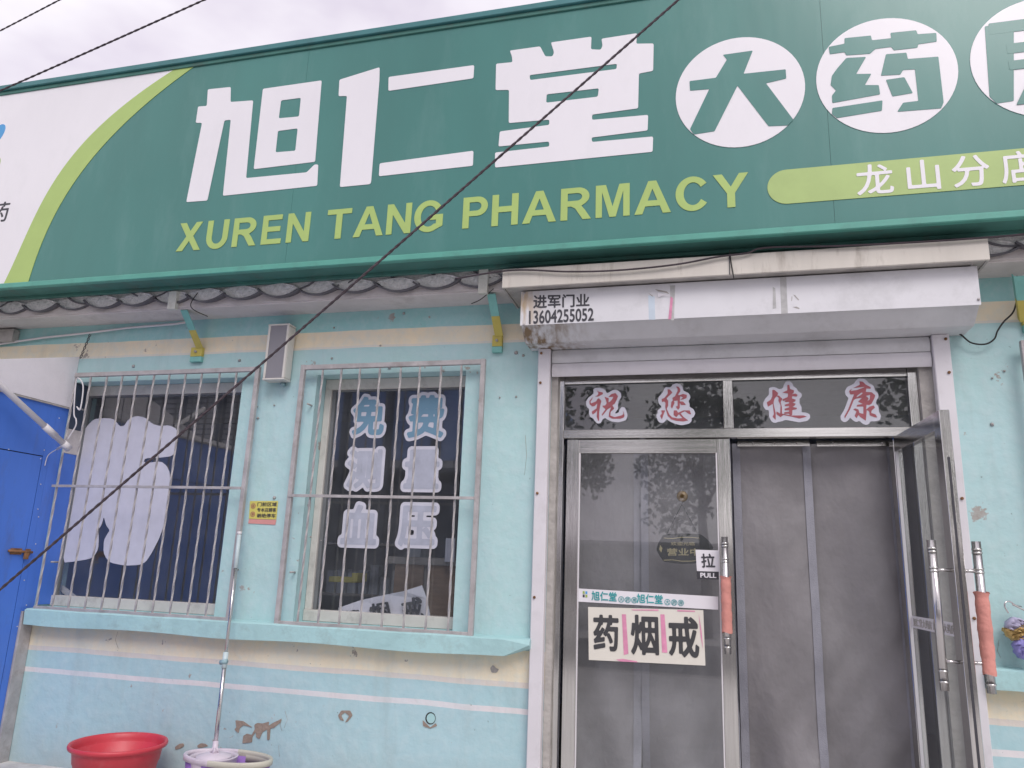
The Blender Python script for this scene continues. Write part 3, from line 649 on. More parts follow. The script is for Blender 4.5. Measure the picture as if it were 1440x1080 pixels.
# three round badges
def circ(cx, cz, r_, k=64): return [(cx+r_*math.cos(2*math.pi*i/k), cz+r_*math.sin(2*math.pi*i/k)) for i in range(k)]
k = YS
bc = [(.0527*k, CZ+.6728*k), (.2449*k, CZ+.6724*k), (.4372*k, CZ+.672*k)]
bd = [flat('round_badge', [circ(cx, cz, .0887*k)], YS-.002, M['sigwhite'], sg, .003) for cx, cz in bc]
big('character', [[(207, 210), (320, 194), (285, 282), (445, 265), (447, 300), (370, 318), (474, 456), (452, 478), (380, 481), (262, 327), (175, 500), (97, 512), (82, 492), (155, 340), (82, 346), (80, 310), (180, 297), (222, 228)]], M['green'], bd[0], .006, YS-.004, .003, 2.7, 940)
yk = dict(y=YS-.004, t=.003, s=2.7, ox=940, r=.006)
big('character', [[(608, 180), (668, 168), (668, 147), (768, 137), (772, 155), (845, 147), (842, 127), (940, 117), (945, 132), (1016, 127), (1018, 160), (948, 170), (945, 183), (855, 193), (845, 180), (785, 188), (765, 206), (675, 212), (668, 200), (612, 208)]], M['green'], bd[1], **yk)
big('character', [[(675, 222), (750, 218), (712, 283), (770, 282), (745, 325), (798, 325), (803, 360), (622, 393), (620, 365), (636, 345), (615, 325), (620, 290), (640, 262)]], M['green'], bd[1], **yk)
big('character', [[(622, 412), (812, 383), (810, 422), (640, 450), (620, 435)]], M['green'], bd[1], **yk)
big('character', [[(825, 208), (903, 202), (908, 226), (1024, 217), (1044, 390), (1035, 413), (868, 426), (890, 392), (948, 385), (935, 265), (890, 268), (880, 285), (806, 289)]], M['green'], bd[1], **yk)
big('character', [[(825, 305), (895, 295), (927, 355), (850, 368)]], M['green'], bd[1], **yk)
_rb = [0]
def rbar(x0, x1, z0, z1):
    _rb[0] += 1; flat('character', [rnd([(x0, z1), (x1, z1), (x1, z0), (x0, z0)], .008)], YS-.0042-.0003*_rb[0], M['green'], bd[2], .003)
big('character', [[(1200, 102), (1310, 90), (1310, 130), (1310, 385), (1245, 395), (1218, 368)]], M['green'], bd[2], **yk)
cx, cz = bc[2]
rbar(cx-.25, cx+.27, cz+.17, cz+.24); rbar(cx-.18, cx+.25, cz+.04, cz+.10); rbar(cx+.18, cx+.25, cz+.04, cz+.18); rbar(cx-.18, cx+.27, cz-.06, cz-.005)
flat('character', [rnd([(cx-.06, cz-.05), (cx+.02, cz-.05), (cx-.05, cz-.27), (cx-.17, cz-.27)], .008)], YS-.0062, M['green'], bd[2], .003)
flat('character', [rnd([(cx+.0, cz-.12), (cx+.2, cz-.12), (cx+.16, cz-.27), (cx+.02, cz-.27), (cx+.02, cz-.22), (cx+.1, cz-.22), (cx+.13, cz-.17), (cx-.01, cz-.17)], .006)], YS-.0066, M['green'], bd[2], .003)
# green latin words, drawn as a bold grotesque
def arc(cx, cy_, rx, ry, a0, a1, k=12): return [(cx+rx*math.cos(R(a0+(a1-a0)*i/k)), cy_+ry*math.sin(R(a0+(a1-a0)*i/k))) for i in range(k+1)]
LET = {
 'X': (.92, [[(0, 0), (.24, 0), (.46, .34), (.68, 0), (.92, 0), (.59, .51), (.89, 1), (.66, 1), (.46, .69), (.27, 1), (.03, 1), (.33, .51)]]),
 'U': (.80, [[(0, 1), (.2, 1)]+arc(.4, .40, .2, .235, 180, 360)+[(.6, 1), (.8, 1)]+arc(.4, .40, .4, .42, 360, 180)]),
 'R': (.88, [[(0, 0), (.2, 0), (.2, .42), (.30, .42), (.42, .35), (.64, 0), (.88, 0), (.69, .31), (.60, .42)]+arc(.5, .715, .33, .285, -50, 90)+[(0, 1)], [(.2, .83)]+arc(.47, .71, .15, .12, 90, -90)+[(.2, .59)]]),
 'E': (.71, [[(0, 0), (.71, 0), (.71, .17), (.2, .17), (.2, .43), (.65, .43), (.65, .6), (.2, .6), (.2, .83), (.69, .83), (.69, 1), (0, 1)]]),
 'N': (.80, [[(0, 0), (.19, 0), (.19, .65), (.60, 0), (.8, 0), (.8, 1), (.61, 1), (.61, .34), (.2, 1), (0, 1)]]),
 'T': (.83, [[(.31, 0), (.52, 0), (.52, .83), (.83, .83), (.83, 1), (0, 1), (0, .83), (.31, .83)]]),
 'A': (1.0, [[(0, 0), (.22, 0), (.30, .23), (.70, .23), (.78, 0), (1.0, 0), (.61, 1), (.39, 1)], [(.365, .40), (.635, .40), (.50, .76)]]),
 'G': (.92, [arc(.47, .5, .47, .52, 38, 305, 26)+[(.92, .16), (.92, .54), (.50, .54), (.50, .37), (.71, .37), (.71, .245)]+arc(.47, .5, .26, .345, 310, 30, 22)]),
 'P': (.77, [[(0, 0), (.2, 0), (.2, .38)]+arc(.45, .69, .32, .31, -90, 90)+[(0, 1)], [(.2, .83)]+arc(.42, .69, .15, .14, 90, -90)+[(.2, .55)]]),
 'H': (.80, [[(0, 0), (.2, 0), (.2, .43), (.6, .43), (.6, 0), (.8, 0), (.8, 1), (.6, 1), (.6, .61), (.2, .61), (.2, 1), (0, 1)]]),
 'M': (.96, [[(0, 0), (.18, 0), (.18, .78), (.39, 0), (.57, 0), (.78, .78), (.78, 0), (.96, 0), (.96, 1), (.67, 1), (.48, .32), (.29, 1), (0, 1)]]),
 'C': (.88, [arc(.46, .5, .46, .52, 35, 325, 28)+arc(.47, .5, .25, .345, 328, 32, 24)]),
 'Y': (.93, [[(.36, 0), (.57, 0), (.57, .42), (.93, 1), (.69, 1), (.465, .61), (.24, 1), (0, 1), (.36, .42)]])}
zl0 = (W(247.4, 353.7, YS).z+W(1030.7, 291.9, YS).z)/2; zl1 = (W(255, 313.5, YS).z+W(1052, 243.7, YS).z)/2
for wd, xa, xb in (('XUREN', W(247.4, 353.7, YS).x, W(438, 299, YS).x), ('TANG', W(461.5, 300, YS).x, W(622, 320, YS).x), ('PHARMACY', W(650, 320, YS).x, W(1052, 244, YS).x)):
    hh = zl1-zl0; tot = sum(LET[c_][0] for c_ in wd); gp = ((xb-xa)/hh-tot*1.0)/(len(wd)-1); x_ = xa
    for i_, c_ in enumerate(wd):
        flat('letter', [[(x_+a*hh, zl0+b*hh) for a, b in ct_] for ct_ in LET[c_][1]], YS-.002, M['lime'], sg, .003); x_ += (LET[c_][0]+gp)*hh
# lime pill with the branch name
pz1, pz0 = W(1105, 239, YS).z, W(1105, 287, YS).z; px0 = W(1079, 263, YS).x; rad = (pz1-pz0)/2
pill = [(px0+rad-rad*math.sin(a), (pz0+pz1)/2+rad*math.cos(a)) for a in [math.pi*i/20 for i in range(21)]]
flat('branch_pill', [pill+[(2.4, pz0), (2.4, pz1)]], YS-.002, M['limepill'], sg, .003)
for ch, xa, xb in (('龙', 710, 850), ('山', 902, 1028), ('分', 1075, 1218), ('店', 1262, 1400)):
    A_ = W(940+xa/2.7, 240, YS).x; B_ = W(940+xb/2.7, 240, YS).x; zc_ = (pz0+pz1)/2; hh = rad*.86
    text('character', ch, qrect(A_, B_, zc_-hh, zc_+hh, YS-.004), M['sigwhite'], sg, .012)
# hanger tabs from the sign frame
for a, b, c_, d in ((237, 248, 415, 436), (673, 686, 385, 414)):
    p0 = W(a, d, 4.235); p1 = W(b, d, 4.235); zt = W(a, c_, 4.235).z
    box('hanger_tube', p0.x, p1.x, 4.215, 4.25, p0.z, zt+.02, M['brk_w'], sg)

# ------------------------------------------------------------------ steel struts under the eave
def strut(top, mid, bot, plate, label):
    g = empty('eave_strut', W(*plate[0], 4.49), label, 'bracket', 'painted steel struts under the eave')
    T, Bo = W(*top, 4.275), W(*bot, 4.47)
    d = (Bo-T); Mi = T+d*mid; wx = Vector((.027, 0, 0)); nrm = d.cross(Vector((1, 0, 0))).normalized()
    for a, b, m_ in ((T, Mi, 'brk_t'), (Mi+d*.002, Bo, 'brk_y')):
        bm = bmesh.new(); quad_slab(bm, [a-wx, a+wx, b+wx, b-wx], nrm*.006); quad_slab(bm, [a-wx, a-wx+Vector((.005, 0, 0)), b-wx+Vector((.005, 0, 0)), b-wx], -nrm*.03)
        finish('strut_arm', bm, M[m_], g)
    (px, py), (qx, qy) = plate; p = W(px, py, 4.495); q_ = W(qx, qy, 4.495)
    box('wall_plate', p.x, q_.x, 4.47, 4.499, q_.z, p.z, M['brk_y'], g); box('wall_plate', p.x, q_.x, 4.471, 4.499, q_.z-.001, q_.z-.04, M['brk_t'], g)
    tube('bolt', [((p.x+q_.x)/2, 4.455, (p.z+q_.z)/2), ((p.x+q_.x)/2, 4.475, (p.z+q_.z)/2)], .009, M['bar'], g, 6)
strut((259, 436), .52, (281, 489), ((272, 490), (286, 502)), 'teal and yellow steel strut above the wide barred window')
strut((691, 413), .52, (702, 472), ((694, 473), (707, 488)), 'teal and yellow steel strut beside the shutter housing')
strut((1433, 388), .52, (1442, 452), ((1434, 436), (1448, 458)), 'steel strut at the right edge past the shutter housing')

# ------------------------------------------------------------------ porch canopy and shutter
cn = empty('door_canopy', (0, 4.3, CZ+1.65), 'dirty cream metal canopy over the shutter housing', 'canopy')
cx0, cx1 = W(706, 395, 4.12).x, W(1391, 350, 4.12).x
box('front_flashing', cx0, cx1, 4.12, 4.135, CZ+1.625, CZ+1.745, M['cream_metal'], cn, .003)
box('underside_board', cx0+.004, cx1-.004, 4.136, 4.499, CZ+1.632, CZ+1.66, M['cement'], cn, 0)
box('end_flashing', cx0, cx0+.012, 4.136, 4.499, CZ+1.625, CZ+1.745, M['cement'], cn, 0); box('end_flashing', cx1-.012, cx1, 4.136, 4.499, CZ+1.625, CZ+1.745, M['cement'], cn, 0)
box('flashing_joint', W(1026, 365, 4.12).x-.004, W(1026, 365, 4.12).x+.001, 4.115, 4.121, CZ+1.626, CZ+1.744, M['dark'], cn, 0)
def stained(src, x0, x1, amt, col=(.20, .13, .07)):
    m = src.copy(); n = m.node_tree.nodes; l = m.node_tree.links; b = n['Principled BSDF']; old = b.inputs['Base Color'].links[0].from_socket
    tc = n.new('ShaderNodeTexCoord'); sp = n.new('ShaderNodeSeparateXYZ'); l.new(tc.outputs['Object'], sp.inputs[0])
    a = n.new('ShaderNodeMapRange'); a.inputs[1].default_value = x0; a.inputs[2].default_value = x1; a.inputs[3].default_value = 1; a.inputs[4].default_value = 0; l.new(sp.outputs['X'], a.inputs[0])
    nz = n.new('ShaderNodeTexNoise'); nz.inputs['Scale'].default_value = 14; nz.inputs['Detail'].default_value = 8
    mp = n.new('ShaderNodeMapping'); mp.inputs['Scale'].default_value = (2, 1, .5); l.new(tc.outputs['Object'], mp.inputs[0]); l.new(mp.outputs[0], nz.inputs['Vector'])
    r = n.new('ShaderNodeMapRange'); r.inputs[1].default_value = .38; r.inputs[2].default_value = .62; l.new(nz.outputs['Fac'], r.inputs[0])
    q = n.new('ShaderNodeMath'); q.operation = 'MULTIPLY'; l.new(a.outputs[0], q.inputs[0]); l.new(r.outputs[0], q.inputs[1])
    q2 = n.new('ShaderNodeMath'); q2.operation = 'MULTIPLY'; q2.inputs[1].default_value = amt; l.new(q.outputs[0], q2.inputs[0])
    x = n.new('ShaderNodeMixRGB'); x.inputs[2].default_value = tuple(col)+(1,); l.new(q2.outputs[0], x.inputs[0]); l.new(old, x.inputs[1]); l.new(x.outputs[0], b.inputs['Base Color']); return m
sh = empty('roller_shutter', (.15, 4.4, CZ+1.3), 'rolled up white metal shutter with octagonal housing above the door', 'roller shutter')
hx0, hx1 = -1.082, 1.376
bm = bmesh.new(); prism_bm(bm, [(4.2, CZ+1.415), (4.2, CZ+1.618), (4.49, CZ+1.618), (4.49, CZ+1.332), (4.315, CZ+1.332)], hx0, hx1); finish('housing', bm, stained(M['greym'], hx0+.1, hx0+.42, 1.1), sh, bevel=.003)
slab('front_plate', [(hx0-.004, 4.197, CZ+1.408), (hx1+.004, 4.197, CZ+1.408), (hx1+.004, 4.197, CZ+1.622), (hx0-.004, 4.197, CZ+1.622)], (0, -.003, 0), stained(M['whitem'], hx0, hx0+.16, 1.0, (.42, .31, .18)), sh)
gzt = CZ+1.331
for a, b in ((757, 774), (1314, 1338.6)):
    xa, xb = W(a, 520, 4.455).x, W(b, 520, 4.455).x
    gd = box('guide_rail', xa, xb, 4.44, 4.499, -.0, gzt, M['lilac'], sh, .004)
    for z in (gzt-.03, gzt-.22, gzt-.9, gzt-1.5):
        tube('screw', [(xa+.02 if a < 800 else xb-.02, 4.432, z), (xa+.02 if a < 800 else xb-.02, 4.441, z)], .008, M['rust'], sh, 8)
z = gzt
for i in range(2):
    bm = bmesh.new(); zt = gzt-.004-i*.087; zz = [zt-.083*t/8 for t in range(9)]
    prof = [(4.475-.010*math.sin(math.pi*t/8), zz[t]) for t in range(9)]+[(4.485, zz[8]), (4.485, zz[0])]
    prism_bm(bm, prof, W(775, 520, 4.455).x+.002, W(1313, 520, 4.455).x-.002)
    finish('slat', bm, M['greym'] if i == 0 else M['lilac'], sh)
# front plate marks
pl = lambda P, s, ox, oy: pxpoly(P, 4.194, s, ox, oy)
text('lettering', '进军门业', qpx([(750, 415), (829, 413), (829, 431), (750, 434)], 4.193), M['dark'], sh, .022, 60)
text('lettering', '13604255052', qpx([(744, 437), (835, 433), (835, 451), (744, 456)], 4.193), M['dark'], sh, .018, 60)
tp = mat('tape_residue', (.46, .46, .46), .8, var=.15, scale=30); tb = mat('tape_blue', (.52, .60, .68), .6)
flat('tape', [pl([(1145, 75), (1165, 85), (1172, 240), (1145, 245)], 5.54, 880, 390)], 4.1935, tp, sh, .001)
flat('tape', [pl([(1200, 0), (1250, 0), (1262, 280), (1212, 285)], 5.54, 880, 390)], 4.1937, tp, sh, .001)
flat('tape', [pl([(345, 65), (385, 62), (375, 335), (350, 335)], 5.54, 880, 390)], 4.1937, tp, sh, .001)
flat('tape', [pl([(175, 140), (225, 150), (230, 330), (180, 330)], 5.54, 880, 390)], 4.1935, tb, sh, .001)
flat('tape', [pl([(350, 150), (368, 165), (355, 325), (332, 330)], 5.54, 880, 390)], 4.191, M['pinkmk'], sh, .001)
slab('torn_paper', [W(880+250/5.54, 390+120/5.54, 4.18), W(880+352/5.54, 390+145/5.54, 4.186), W(880+290/5.54, 390+140/5.54, 4.185), W(880+250/5.54, 390+160/5.54, 4.192)], (0, .001, 0), M['paperw'], sh)
for P in ([(1305, 135), (1320, 140), (1350, 175), (1345, 180), (1325, 160)], [(1303, 232), (1330, 228), (1355, 240), (1350, 247), (1320, 238)], [(1292, 150), (1298, 150), (1294, 185), (1290, 185)], [(176, 122), (190, 130), (215, 148), (205, 150)], [(228, 92), (270, 100), (320, 110), (340, 130), (300, 118), (250, 110)]):
    flat('scuff', [pl(P, 5.54, 880, 390)], 4.1935, M['cement'], sh, .001)
for px, py in ((738, 412), (737, 457), (1376, 421), (1366, 372)):
    p = W(px, py, 4.194); tube('screw', [(p.x, 4.188, p.z), (p.x, 4.196, p.z)], .007, M['bar'], sh, 8)

# ------------------------------------------------------------------ door frame with transom lights
df = empty('door_frame', (.1, YF, 0), 'brushed stainless door frame with two transom lights', 'door frame')
jz = CZ+.81; ft = CZ+1.17
fx0, fx1 = W(786, 570, YF).x, W(1293, 570, YF).x
box('jamb', fx0, fx0+.035, YF-.01, YF+.05, 0, ft, M['steelv'], df); box('jamb', fx1-.05, fx1, YF-.01, YF+.05, 0, ft, M['steelv'], df)
box('head_rail', fx0+.035, fx1-.05, YF, YF+.05, ft-.045, ft, M['steel'], df); 
tz0, tz1 = W(900, 616, YF).z, W(900, 604, YF).z
box('transom_rail', fx0+.035, fx1-.05, YF-.012, YF+.05, tz0, tz1, M['steel'], df)
mx0, mx1 = W(1017, 570, YF).x, W(1031, 570, YF).x
box('mullion', mx0, mx1, YF-.008, YF+.05, tz1+.001, ft-.046, M['steelv'], df)
box('transom_pane', fx0+.036, mx0-.001, YF+.02, YF+.026, tz1+.001, ft-.046, GL_DOOR, df, 0); box('transom_pane', mx1+.001, fx1-.051, YF+.02, YF+.026, tz1+.001, ft-.046, GL_DOOR, df, 0)
for a, b in ((dx0+.001, fx0), (fx1, dx1-.001)): box('rough_reveal', a, b, YW+.003, YF+.09, 0, dz1, M['cement'], B, 0)
box('head_filler', dx0, dx1, YF+.01, YF+.09, ft+.001, dz1, M['cement'], B, 0)

# ------------------------------------------------------------------ glass doors
def tube_handle(x, y, z0, z1, parent, yoff, xoff, sleeve=None):
    h_ = tube('handle', [(x, y, z0), (x, y, z1)], .019, M['chrome'], parent, 14)
    for zz in (z0+.035, z0+.08, z1-.035, z1-.05, z1-.12, z1-.135):
        tube('ring', [(x, y, zz-.004), (x, y, zz+.004)], .0215, M['steelv'], h_, 14)
    for zz in (z0+.12, z1-.13): tube('stand_off', [(x, y, zz), (x+xoff, y+yoff, zz)], .008, M['chrome'], h_, 8)
    if sleeve:
        a, b, rot = sleeve; bm = bmesh.new(); seg = 20; N = 26; rings = []
        for i in range(N+1):
            zz = a+(b-a)*i/N; r_ = .0255+.0012*math.sin(i*.9+1)+.0008*math.sin(i*2.3)+(.006 if i == N else 0)+.004*(i/N)
            rings.append([bm.verts.new((x+(r_+.0018*math.sin(2*t+zz*13))*math.cos(t), y+(r_+.0015*math.cos(3*t-zz*17))*math.sin(t), zz+.004*math.sin(t*2))) for t in [2*math.pi*k/seg for k in range(seg)]])
        for i in range(N):
            for k in range(seg): bm.faces.new((rings[i][k], rings[i][(k+1) % seg], rings[i+1][(k+1) % seg], rings[i+1][k]))
        sb = finish('sleeve', bm, M['sleeve'], h_, True)
    return h_
ld = empty('glass_door', (-.4, YF, 0), 'closed left glass door leaf with the paper sheets and pull sticker', 'glass door', 'shop entrance doors')
lx0, lx1 = W(797, 640, YF).x, W(1027, 640, YF).x; lz1 = W(900, 617.5, YF).z; lz1b = W(900, 637, YF).z
sx_in0, sx_in1 = W(813.5, 700, YF).x, W(1010, 700, YF).x
box('stile', lx0, sx_in0, YF, YF+.04, .01, lz1, M['steelv'], ld); box('stile', sx_in1, lx1, YF, YF+.04, .01, lz1, M['steelv'], ld)
box('top_rail', sx_in0, sx_in1, YF+.001, YF+.039, lz1b, lz1-.001, M['steel'], ld); box('bottom_rail', sx_in0, sx_in1, YF+.001, YF+.039, .01, .2, M['steel'], ld)
box('pane', sx_in0, sx_in1, YF+.016, YF+.022, .2, lz1b, GL_DOOR, ld, 0)
for x in (sx_in0+.003, sx_in1-.006): box('gasket', x-.002, x+.005, YF+.002, YF+.015, .2, lz1b, M['pvc'], ld, 0)
hx = W(1021, 830, YF-.06).x
tube_handle(hx, YF-.065, W(1030, 920, YF-.065).z, W(1020, 755, YF-.065).z, ld, .07, 0, (W(1027, 890, YF-.065).z, W(1022, 811, YF-.065).z, 0))
# open right leaf, swung out towards the street
Hx, Hy, Lx, Ly = .985, 4.655, 1.035, 3.83
dv = Vector((Lx-Hx, Ly-Hy, 0)); LW = dv.length; dv.normalize(); nv = Vector((-dv.y, dv.x, 0))
rd = empty('glass_door', (Hx, Hy, 0), 'open right glass door leaf swung out into the street', 'glass door', 'shop entrance doors')
def leafbox(nm, s0, s1, n0, n1, z0, z1, m, par=rd, bev=.002):
    bm = bmesh.new(); bbox(bm, s0, s1, n0, n1, z0, z1)
    for v in bm.verts: p = Vector((Hx, Hy, 0))+dv*v.co.x+nv*v.co.y; v.co = Vector((p.x, p.y, v.co.z))
    return finish(nm, bm, m, par, bevel=bev)
lt = CZ+.781
leafbox('stile', 0, .085, 0, .045, .01, lt, M['steelv']); leafbox('stile', LW-.085, LW, 0, .045, .01, lt, M['steelv'])
leafbox('top_rail', .086, LW-.086, .001, .044, lt-.085, lt-.001, M['steel']); leafbox('bottom_rail', .086, LW-.086, .001, .044, .01, .2, M['steel'])
leafbox('pane', .086, LW-.086, .02, .026, .2, lt-.085, GL_LEAF, bev=0)
leafbox('gasket', .087, .095, .004, .019, .2, lt-.085, M['pvc'], bev=0); leafbox('gasket', LW-.095, LW-.087, .004, .019, .2, lt-.085, M['pvc'], bev=0)
leafbox('edge_groove', LW+.0002, LW+.002, .017, .027, .02, lt-.22, M['dark'], bev=0)
def leafpt(s, n_, z): p = Vector((Hx, Hy, 0))+dv*s+nv*n_; return (p.x, p.y, z)
zc0, zc1 = CZ-.455, CZ+.185
p = leafpt(LW-.045, -.07, 0); tube_handle(p[0], p[1], zc0, zc1, rd, nv.y*.07, nv.x*.07)
p = leafpt(LW-.045, .115, 0); tube_handle(p[0], p[1], zc0, zc1, rd, -nv.y*.07, -nv.x*.07, (zc0+.075, zc0+.42, 0))
# sticker band on the open leaf
o = leafbox('sticker_band', .09, LW-.09, .0175, .019, CZ-.235, CZ-.175, M['paperw'], bev=0)
a0, a1 = leafpt(.12, .017, 0), leafpt(LW-.12, .017, 0)
text('lettering', '旭仁堂大药房 旭仁堂大药房', [Vector((a0[0], a0[1], CZ-.185)), Vector((a1[0], a1[1], CZ-.185)), Vector((a1[0], a1[1], CZ-.225)), Vector((a0[0], a0[1], CZ-.225))], M['cement'], rd, .006, t=-.002)

# ------------------------------------------------------------------ hanging door curtains
def curtain(x0, x1, y, z0, z1, label, seed, hems=((0, .045), (-.045, 0)), amp=.024):
    g = empty('door_curtain', ((x0+x1)/2, y, z1), label, 'curtain', 'grey strip curtains in the doorway')
    r_ = random.Random(seed); ph = [r_.uniform(0, 6) for _ in range(8)]
    def yy(x, z):
        d = (z1-z)/(z1-z0)
        return y+amp*(.5+d)*(math.sin((x-x0)*9+ph[0]+z*1.3)+.7*math.sin((x-x0)*15+z*5+ph[1])*d+.55*math.sin((x-x0)*7-z*8+ph[2])*d+.2*math.sin((x-x0)*31-z*23+ph[3])*d)
    def panel(nm, a, b, off, m, NX, NZ):
        bm = bmesh.new(); V = [[bm.verts.new((a+(b-a)*i/NX, yy(a+(b-a)*i/NX, z0+(z1-z0)*j/NZ)+off, z0+(z1-z0)*j/NZ)) for j in range(NZ+1)] for i in range(NX+1)]
        for i in range(NX):
            for j in range(NZ): bm.faces.new((V[i][j], V[i+1][j], V[i+1][j+1], V[i][j+1]))
        return finish(nm, bm, m, g, True)
    panel('cloth', x0, x1, 0, M['curtain'], 50, 90)
    for a, b in hems:
        A_ = (x0 if a >= 0 else x1)+a; B_ = (x0 if b > 0 or a >= 0 else x1)+b
        panel('hem', A_, B_, -.006, M['curtain_hem'], 4, 60)
    box('clamp_strip', x0+.03, x1-.005, y-.03, y-.022, z1-.02, z1+.015, M['steel'], g)
    for i in range(3): tube('screw', [(x0+.12+i*(x1-x0-.2)/2, y-.036, z1-.002), (x0+.12+i*(x1-x0-.2)/2, y-.029, z1-.002)], .006, M['bar'], g, 8)
    return g
YC = 4.72; czt = W(1090, 624, YC).z
c1, c2, c3 = W(1034, 700, YC).x, W(1136, 700, YC).x, W(1240, 700, YC).x
curtain(c1-.01, c2+.03, YC, .02, czt, 'grey strip curtain hanging beside the closed door leaf', 1)
curtain(c2+.032, c3+.10, YC+.012, .02, czt, 'grey strip curtain hanging beside the open door leaf', 2, ((-.055, 0),))
curtain(lx0-.02, -.42, YC+.03, .02, czt-.0, 'grey strip curtain seen dimly behind the left of the closed door', 3)
curtain(-.418, c1-.015, YC+.02, .02, czt-.0, 'grey strip curtain behind the paper sheet on the closed door', 4)

# ------------------------------------------------------------------ things stuck on the glass of the closed door
YP = YF+.0145
def sheetq(name, Q, m, label, cat, group=None):
    o = slab(name, [Q[3], Q[2], Q[1], Q[0]], (0, .001, 0), m); return tag(o, label, cat, group)
Q = qpx([(813, 827.5), (1010, 839), (1010, 857.5), (813, 846)], YP-.004)
bn = empty('sticker_strip', Q[0], 'long white sticker strip with teal characters above the paper sheet', 'sticker')
slab('strip', [Q[3], Q[2], Q[1], Q[0]], (0, .001, 0), M['paperw'], bn)
f = quadmap([q-Vector((0, .0012, 0)) for q in Q])
def sub(u0_, u1_, v0_, v1_): return [f(u0_, v1_), f(u1_, v1_), f(u1_, v0_), f(u0_, v0_)]
for a in (.10, .43):
    text('lettering', '旭仁堂', sub(a, a+.185, .16, .88), M['teal_print'], bn, .02)
    for k_, ch in enumerate('大药房'):
        u_ = a+.198+k_*.047; qq = sub(u_, u_+.04, .12, .60)
        cxx = (qq[0].x+qq[1].x)/2; czz = (qq[0].z+qq[2].z)/2; r_ = (qq[0].z-qq[2].z)/2*.95
        flat('round_mark', [circ(cxx, czz, r_, 24), circ(cxx, czz, r_*.84, 24)], qq[0].y-.001, M['teal_print'], bn, .001)
        text('lettering', ch, [Vector((cxx-r_*.6, qq[0].y, czz+r_*.6)), Vector((cxx+r_*.6, qq[0].y, czz+r_*.6)), Vector((cxx+r_*.6, qq[0].y, czz-r_*.6)), Vector((cxx-r_*.6, qq[0].y, czz-r_*.6))], M['teal_print'], bn, .0)
for (a, b, m_) in ((.035, .62, 'logogreen'), (.055, .62, 'logoblue'), (.035, .36, 'dark'), (.055, .36, 'logogreen')):
    qq = sub(a, a+.014, b, b+.2); slab('logo_square', qq[::-1], (0, -.001, 0), M[m_], bn)
Q = qpx([(827, 853.5), (989, 858), (992, 936), (828, 928)], YP-.004)
ps = empty('paper_poster', Q[0], 'cream paper sheet with three brush characters and pink strokes on the glass door', 'poster')
slab('paper', [Q[3], Q[2], Q[1], Q[0]], (0, .001, 0), M['paper'], ps)
f = quadmap([q-Vector((0, .0012, 0)) for q in Q])
text('character', '药', sub(.045, .27, .18, .86), M['ink'], ps, .028, 64); text('character', '烟', sub(.375, .615, .14, .88), M['ink'], ps, .028, 64); text('character', '戒', sub(.70, .955, .13, .87), M['ink'], ps, .028, 64)
for P in ([(.30, .88), (.335, .88), (.35, .15), (.31, .12)], [(.635, .9), (.67, .9), (.685, .2), (.64, .2)], [(.3, .05), (.42, .02), (.43, .0), (.28, .0), (.24, .03)], [(.38, .975), (.62, .99), (.62, .965), (.4, .96)], [(.78, .99), (.93, .985), (.93, .965), (.78, .965)], [(.96, .94), (.98, .6), (.985, .3), (.97, .5)]):
    slab('pink_stroke', [f(*p_) for p_ in P], (0, -.0008, 0), M['pinkmk'], ps)
Q = qpx([(978, 773), (1011, 774), (1013, 804), (980, 803)], YP-.004)
pu = empty('pull_sticker', Q[0], 'small white and black pull sticker beside the door handle', 'sticker')
slab('sticker_face', [Q[3], Q[2], Q[1], Q[0]], (0, .001, 0), M['paperw'], pu); f = quadmap([q-Vector((0, .0012, 0)) for q in Q])
text('character', '拉', sub(.22, .80, .17, .83), M['dark'], pu, .02)
Q = qpx([(980, 803.3), (1013, 804.3), (1012.5, 815), (980.5, 814)], YP-.004)
slab('sticker_base', [Q[3], Q[2], Q[1], Q[0]], (0, .001, 0), M['dark'], pu); f = quadmap([q-Vector((0, .0012, 0)) for q in Q]); text('lettering', 'PULL', sub(.14, .84, .18, .82), M['paperw'], pu, .03)
# hanging plaque behind the glass
YPq = YF+.030
pq = empty('hanging_plaque', W(955, 770, YPq), 'black hanging open plaque with sucker and cord behind the door glass', 'plaque')
P = [(232, 520), (300, 512), (420, 503), (560, 510), (620, 515), (700, 580), (745, 650), (690, 740), (620, 800), (560, 808), (420, 815), (300, 800), (240, 790), (200, 735), (165, 670), (185, 600), (215, 555)]
flat('plaque_board', [rnd(pxpoly(P, YPq, 7.2, 900, 680), .01)], YPq, M['plaque'], pq, .006)
text('lettering', '欢迎光临', qpx([(943.5, 762), (977, 762), (977, 767), (943.5, 767)], YPq-.004), M['gold'], pq, .01); text('lettering', '营业中', qpx([(938, 771), (984, 771), (984, 781.5), (938, 781.5)], YPq-.004), M['gold'], pq, .02)
for P in ([(240, 555), (330, 560), (420, 548), (520, 548), (600, 556), (600, 550), (520, 541), (420, 541), (330, 552), (240, 548)], [(240, 772), (330, 768), (420, 782), (520, 782), (600, 772), (600, 778), (520, 790), (420, 790), (330, 776), (240, 780)], [(205, 620), (228, 655), (215, 700), (195, 665)]):
    flat('plaque_line', [pxpoly(P, YPq, 7.2, 900, 680)], YPq-.004, M['gold'], pq, .001)
s0 = W(959.5, 698, YPq); bm = bmesh.new(); lathe_bm(bm, [(.033, 0), (.030, .006), (.012, .012)], 0, 0, seg=24)
for v in bm.verts: v.co = Vector((s0.x+v.co.x, YPq-.002-v.co.z, s0.z+v.co.y))
finish('sucker', bm, M['bronze'], pq, True)
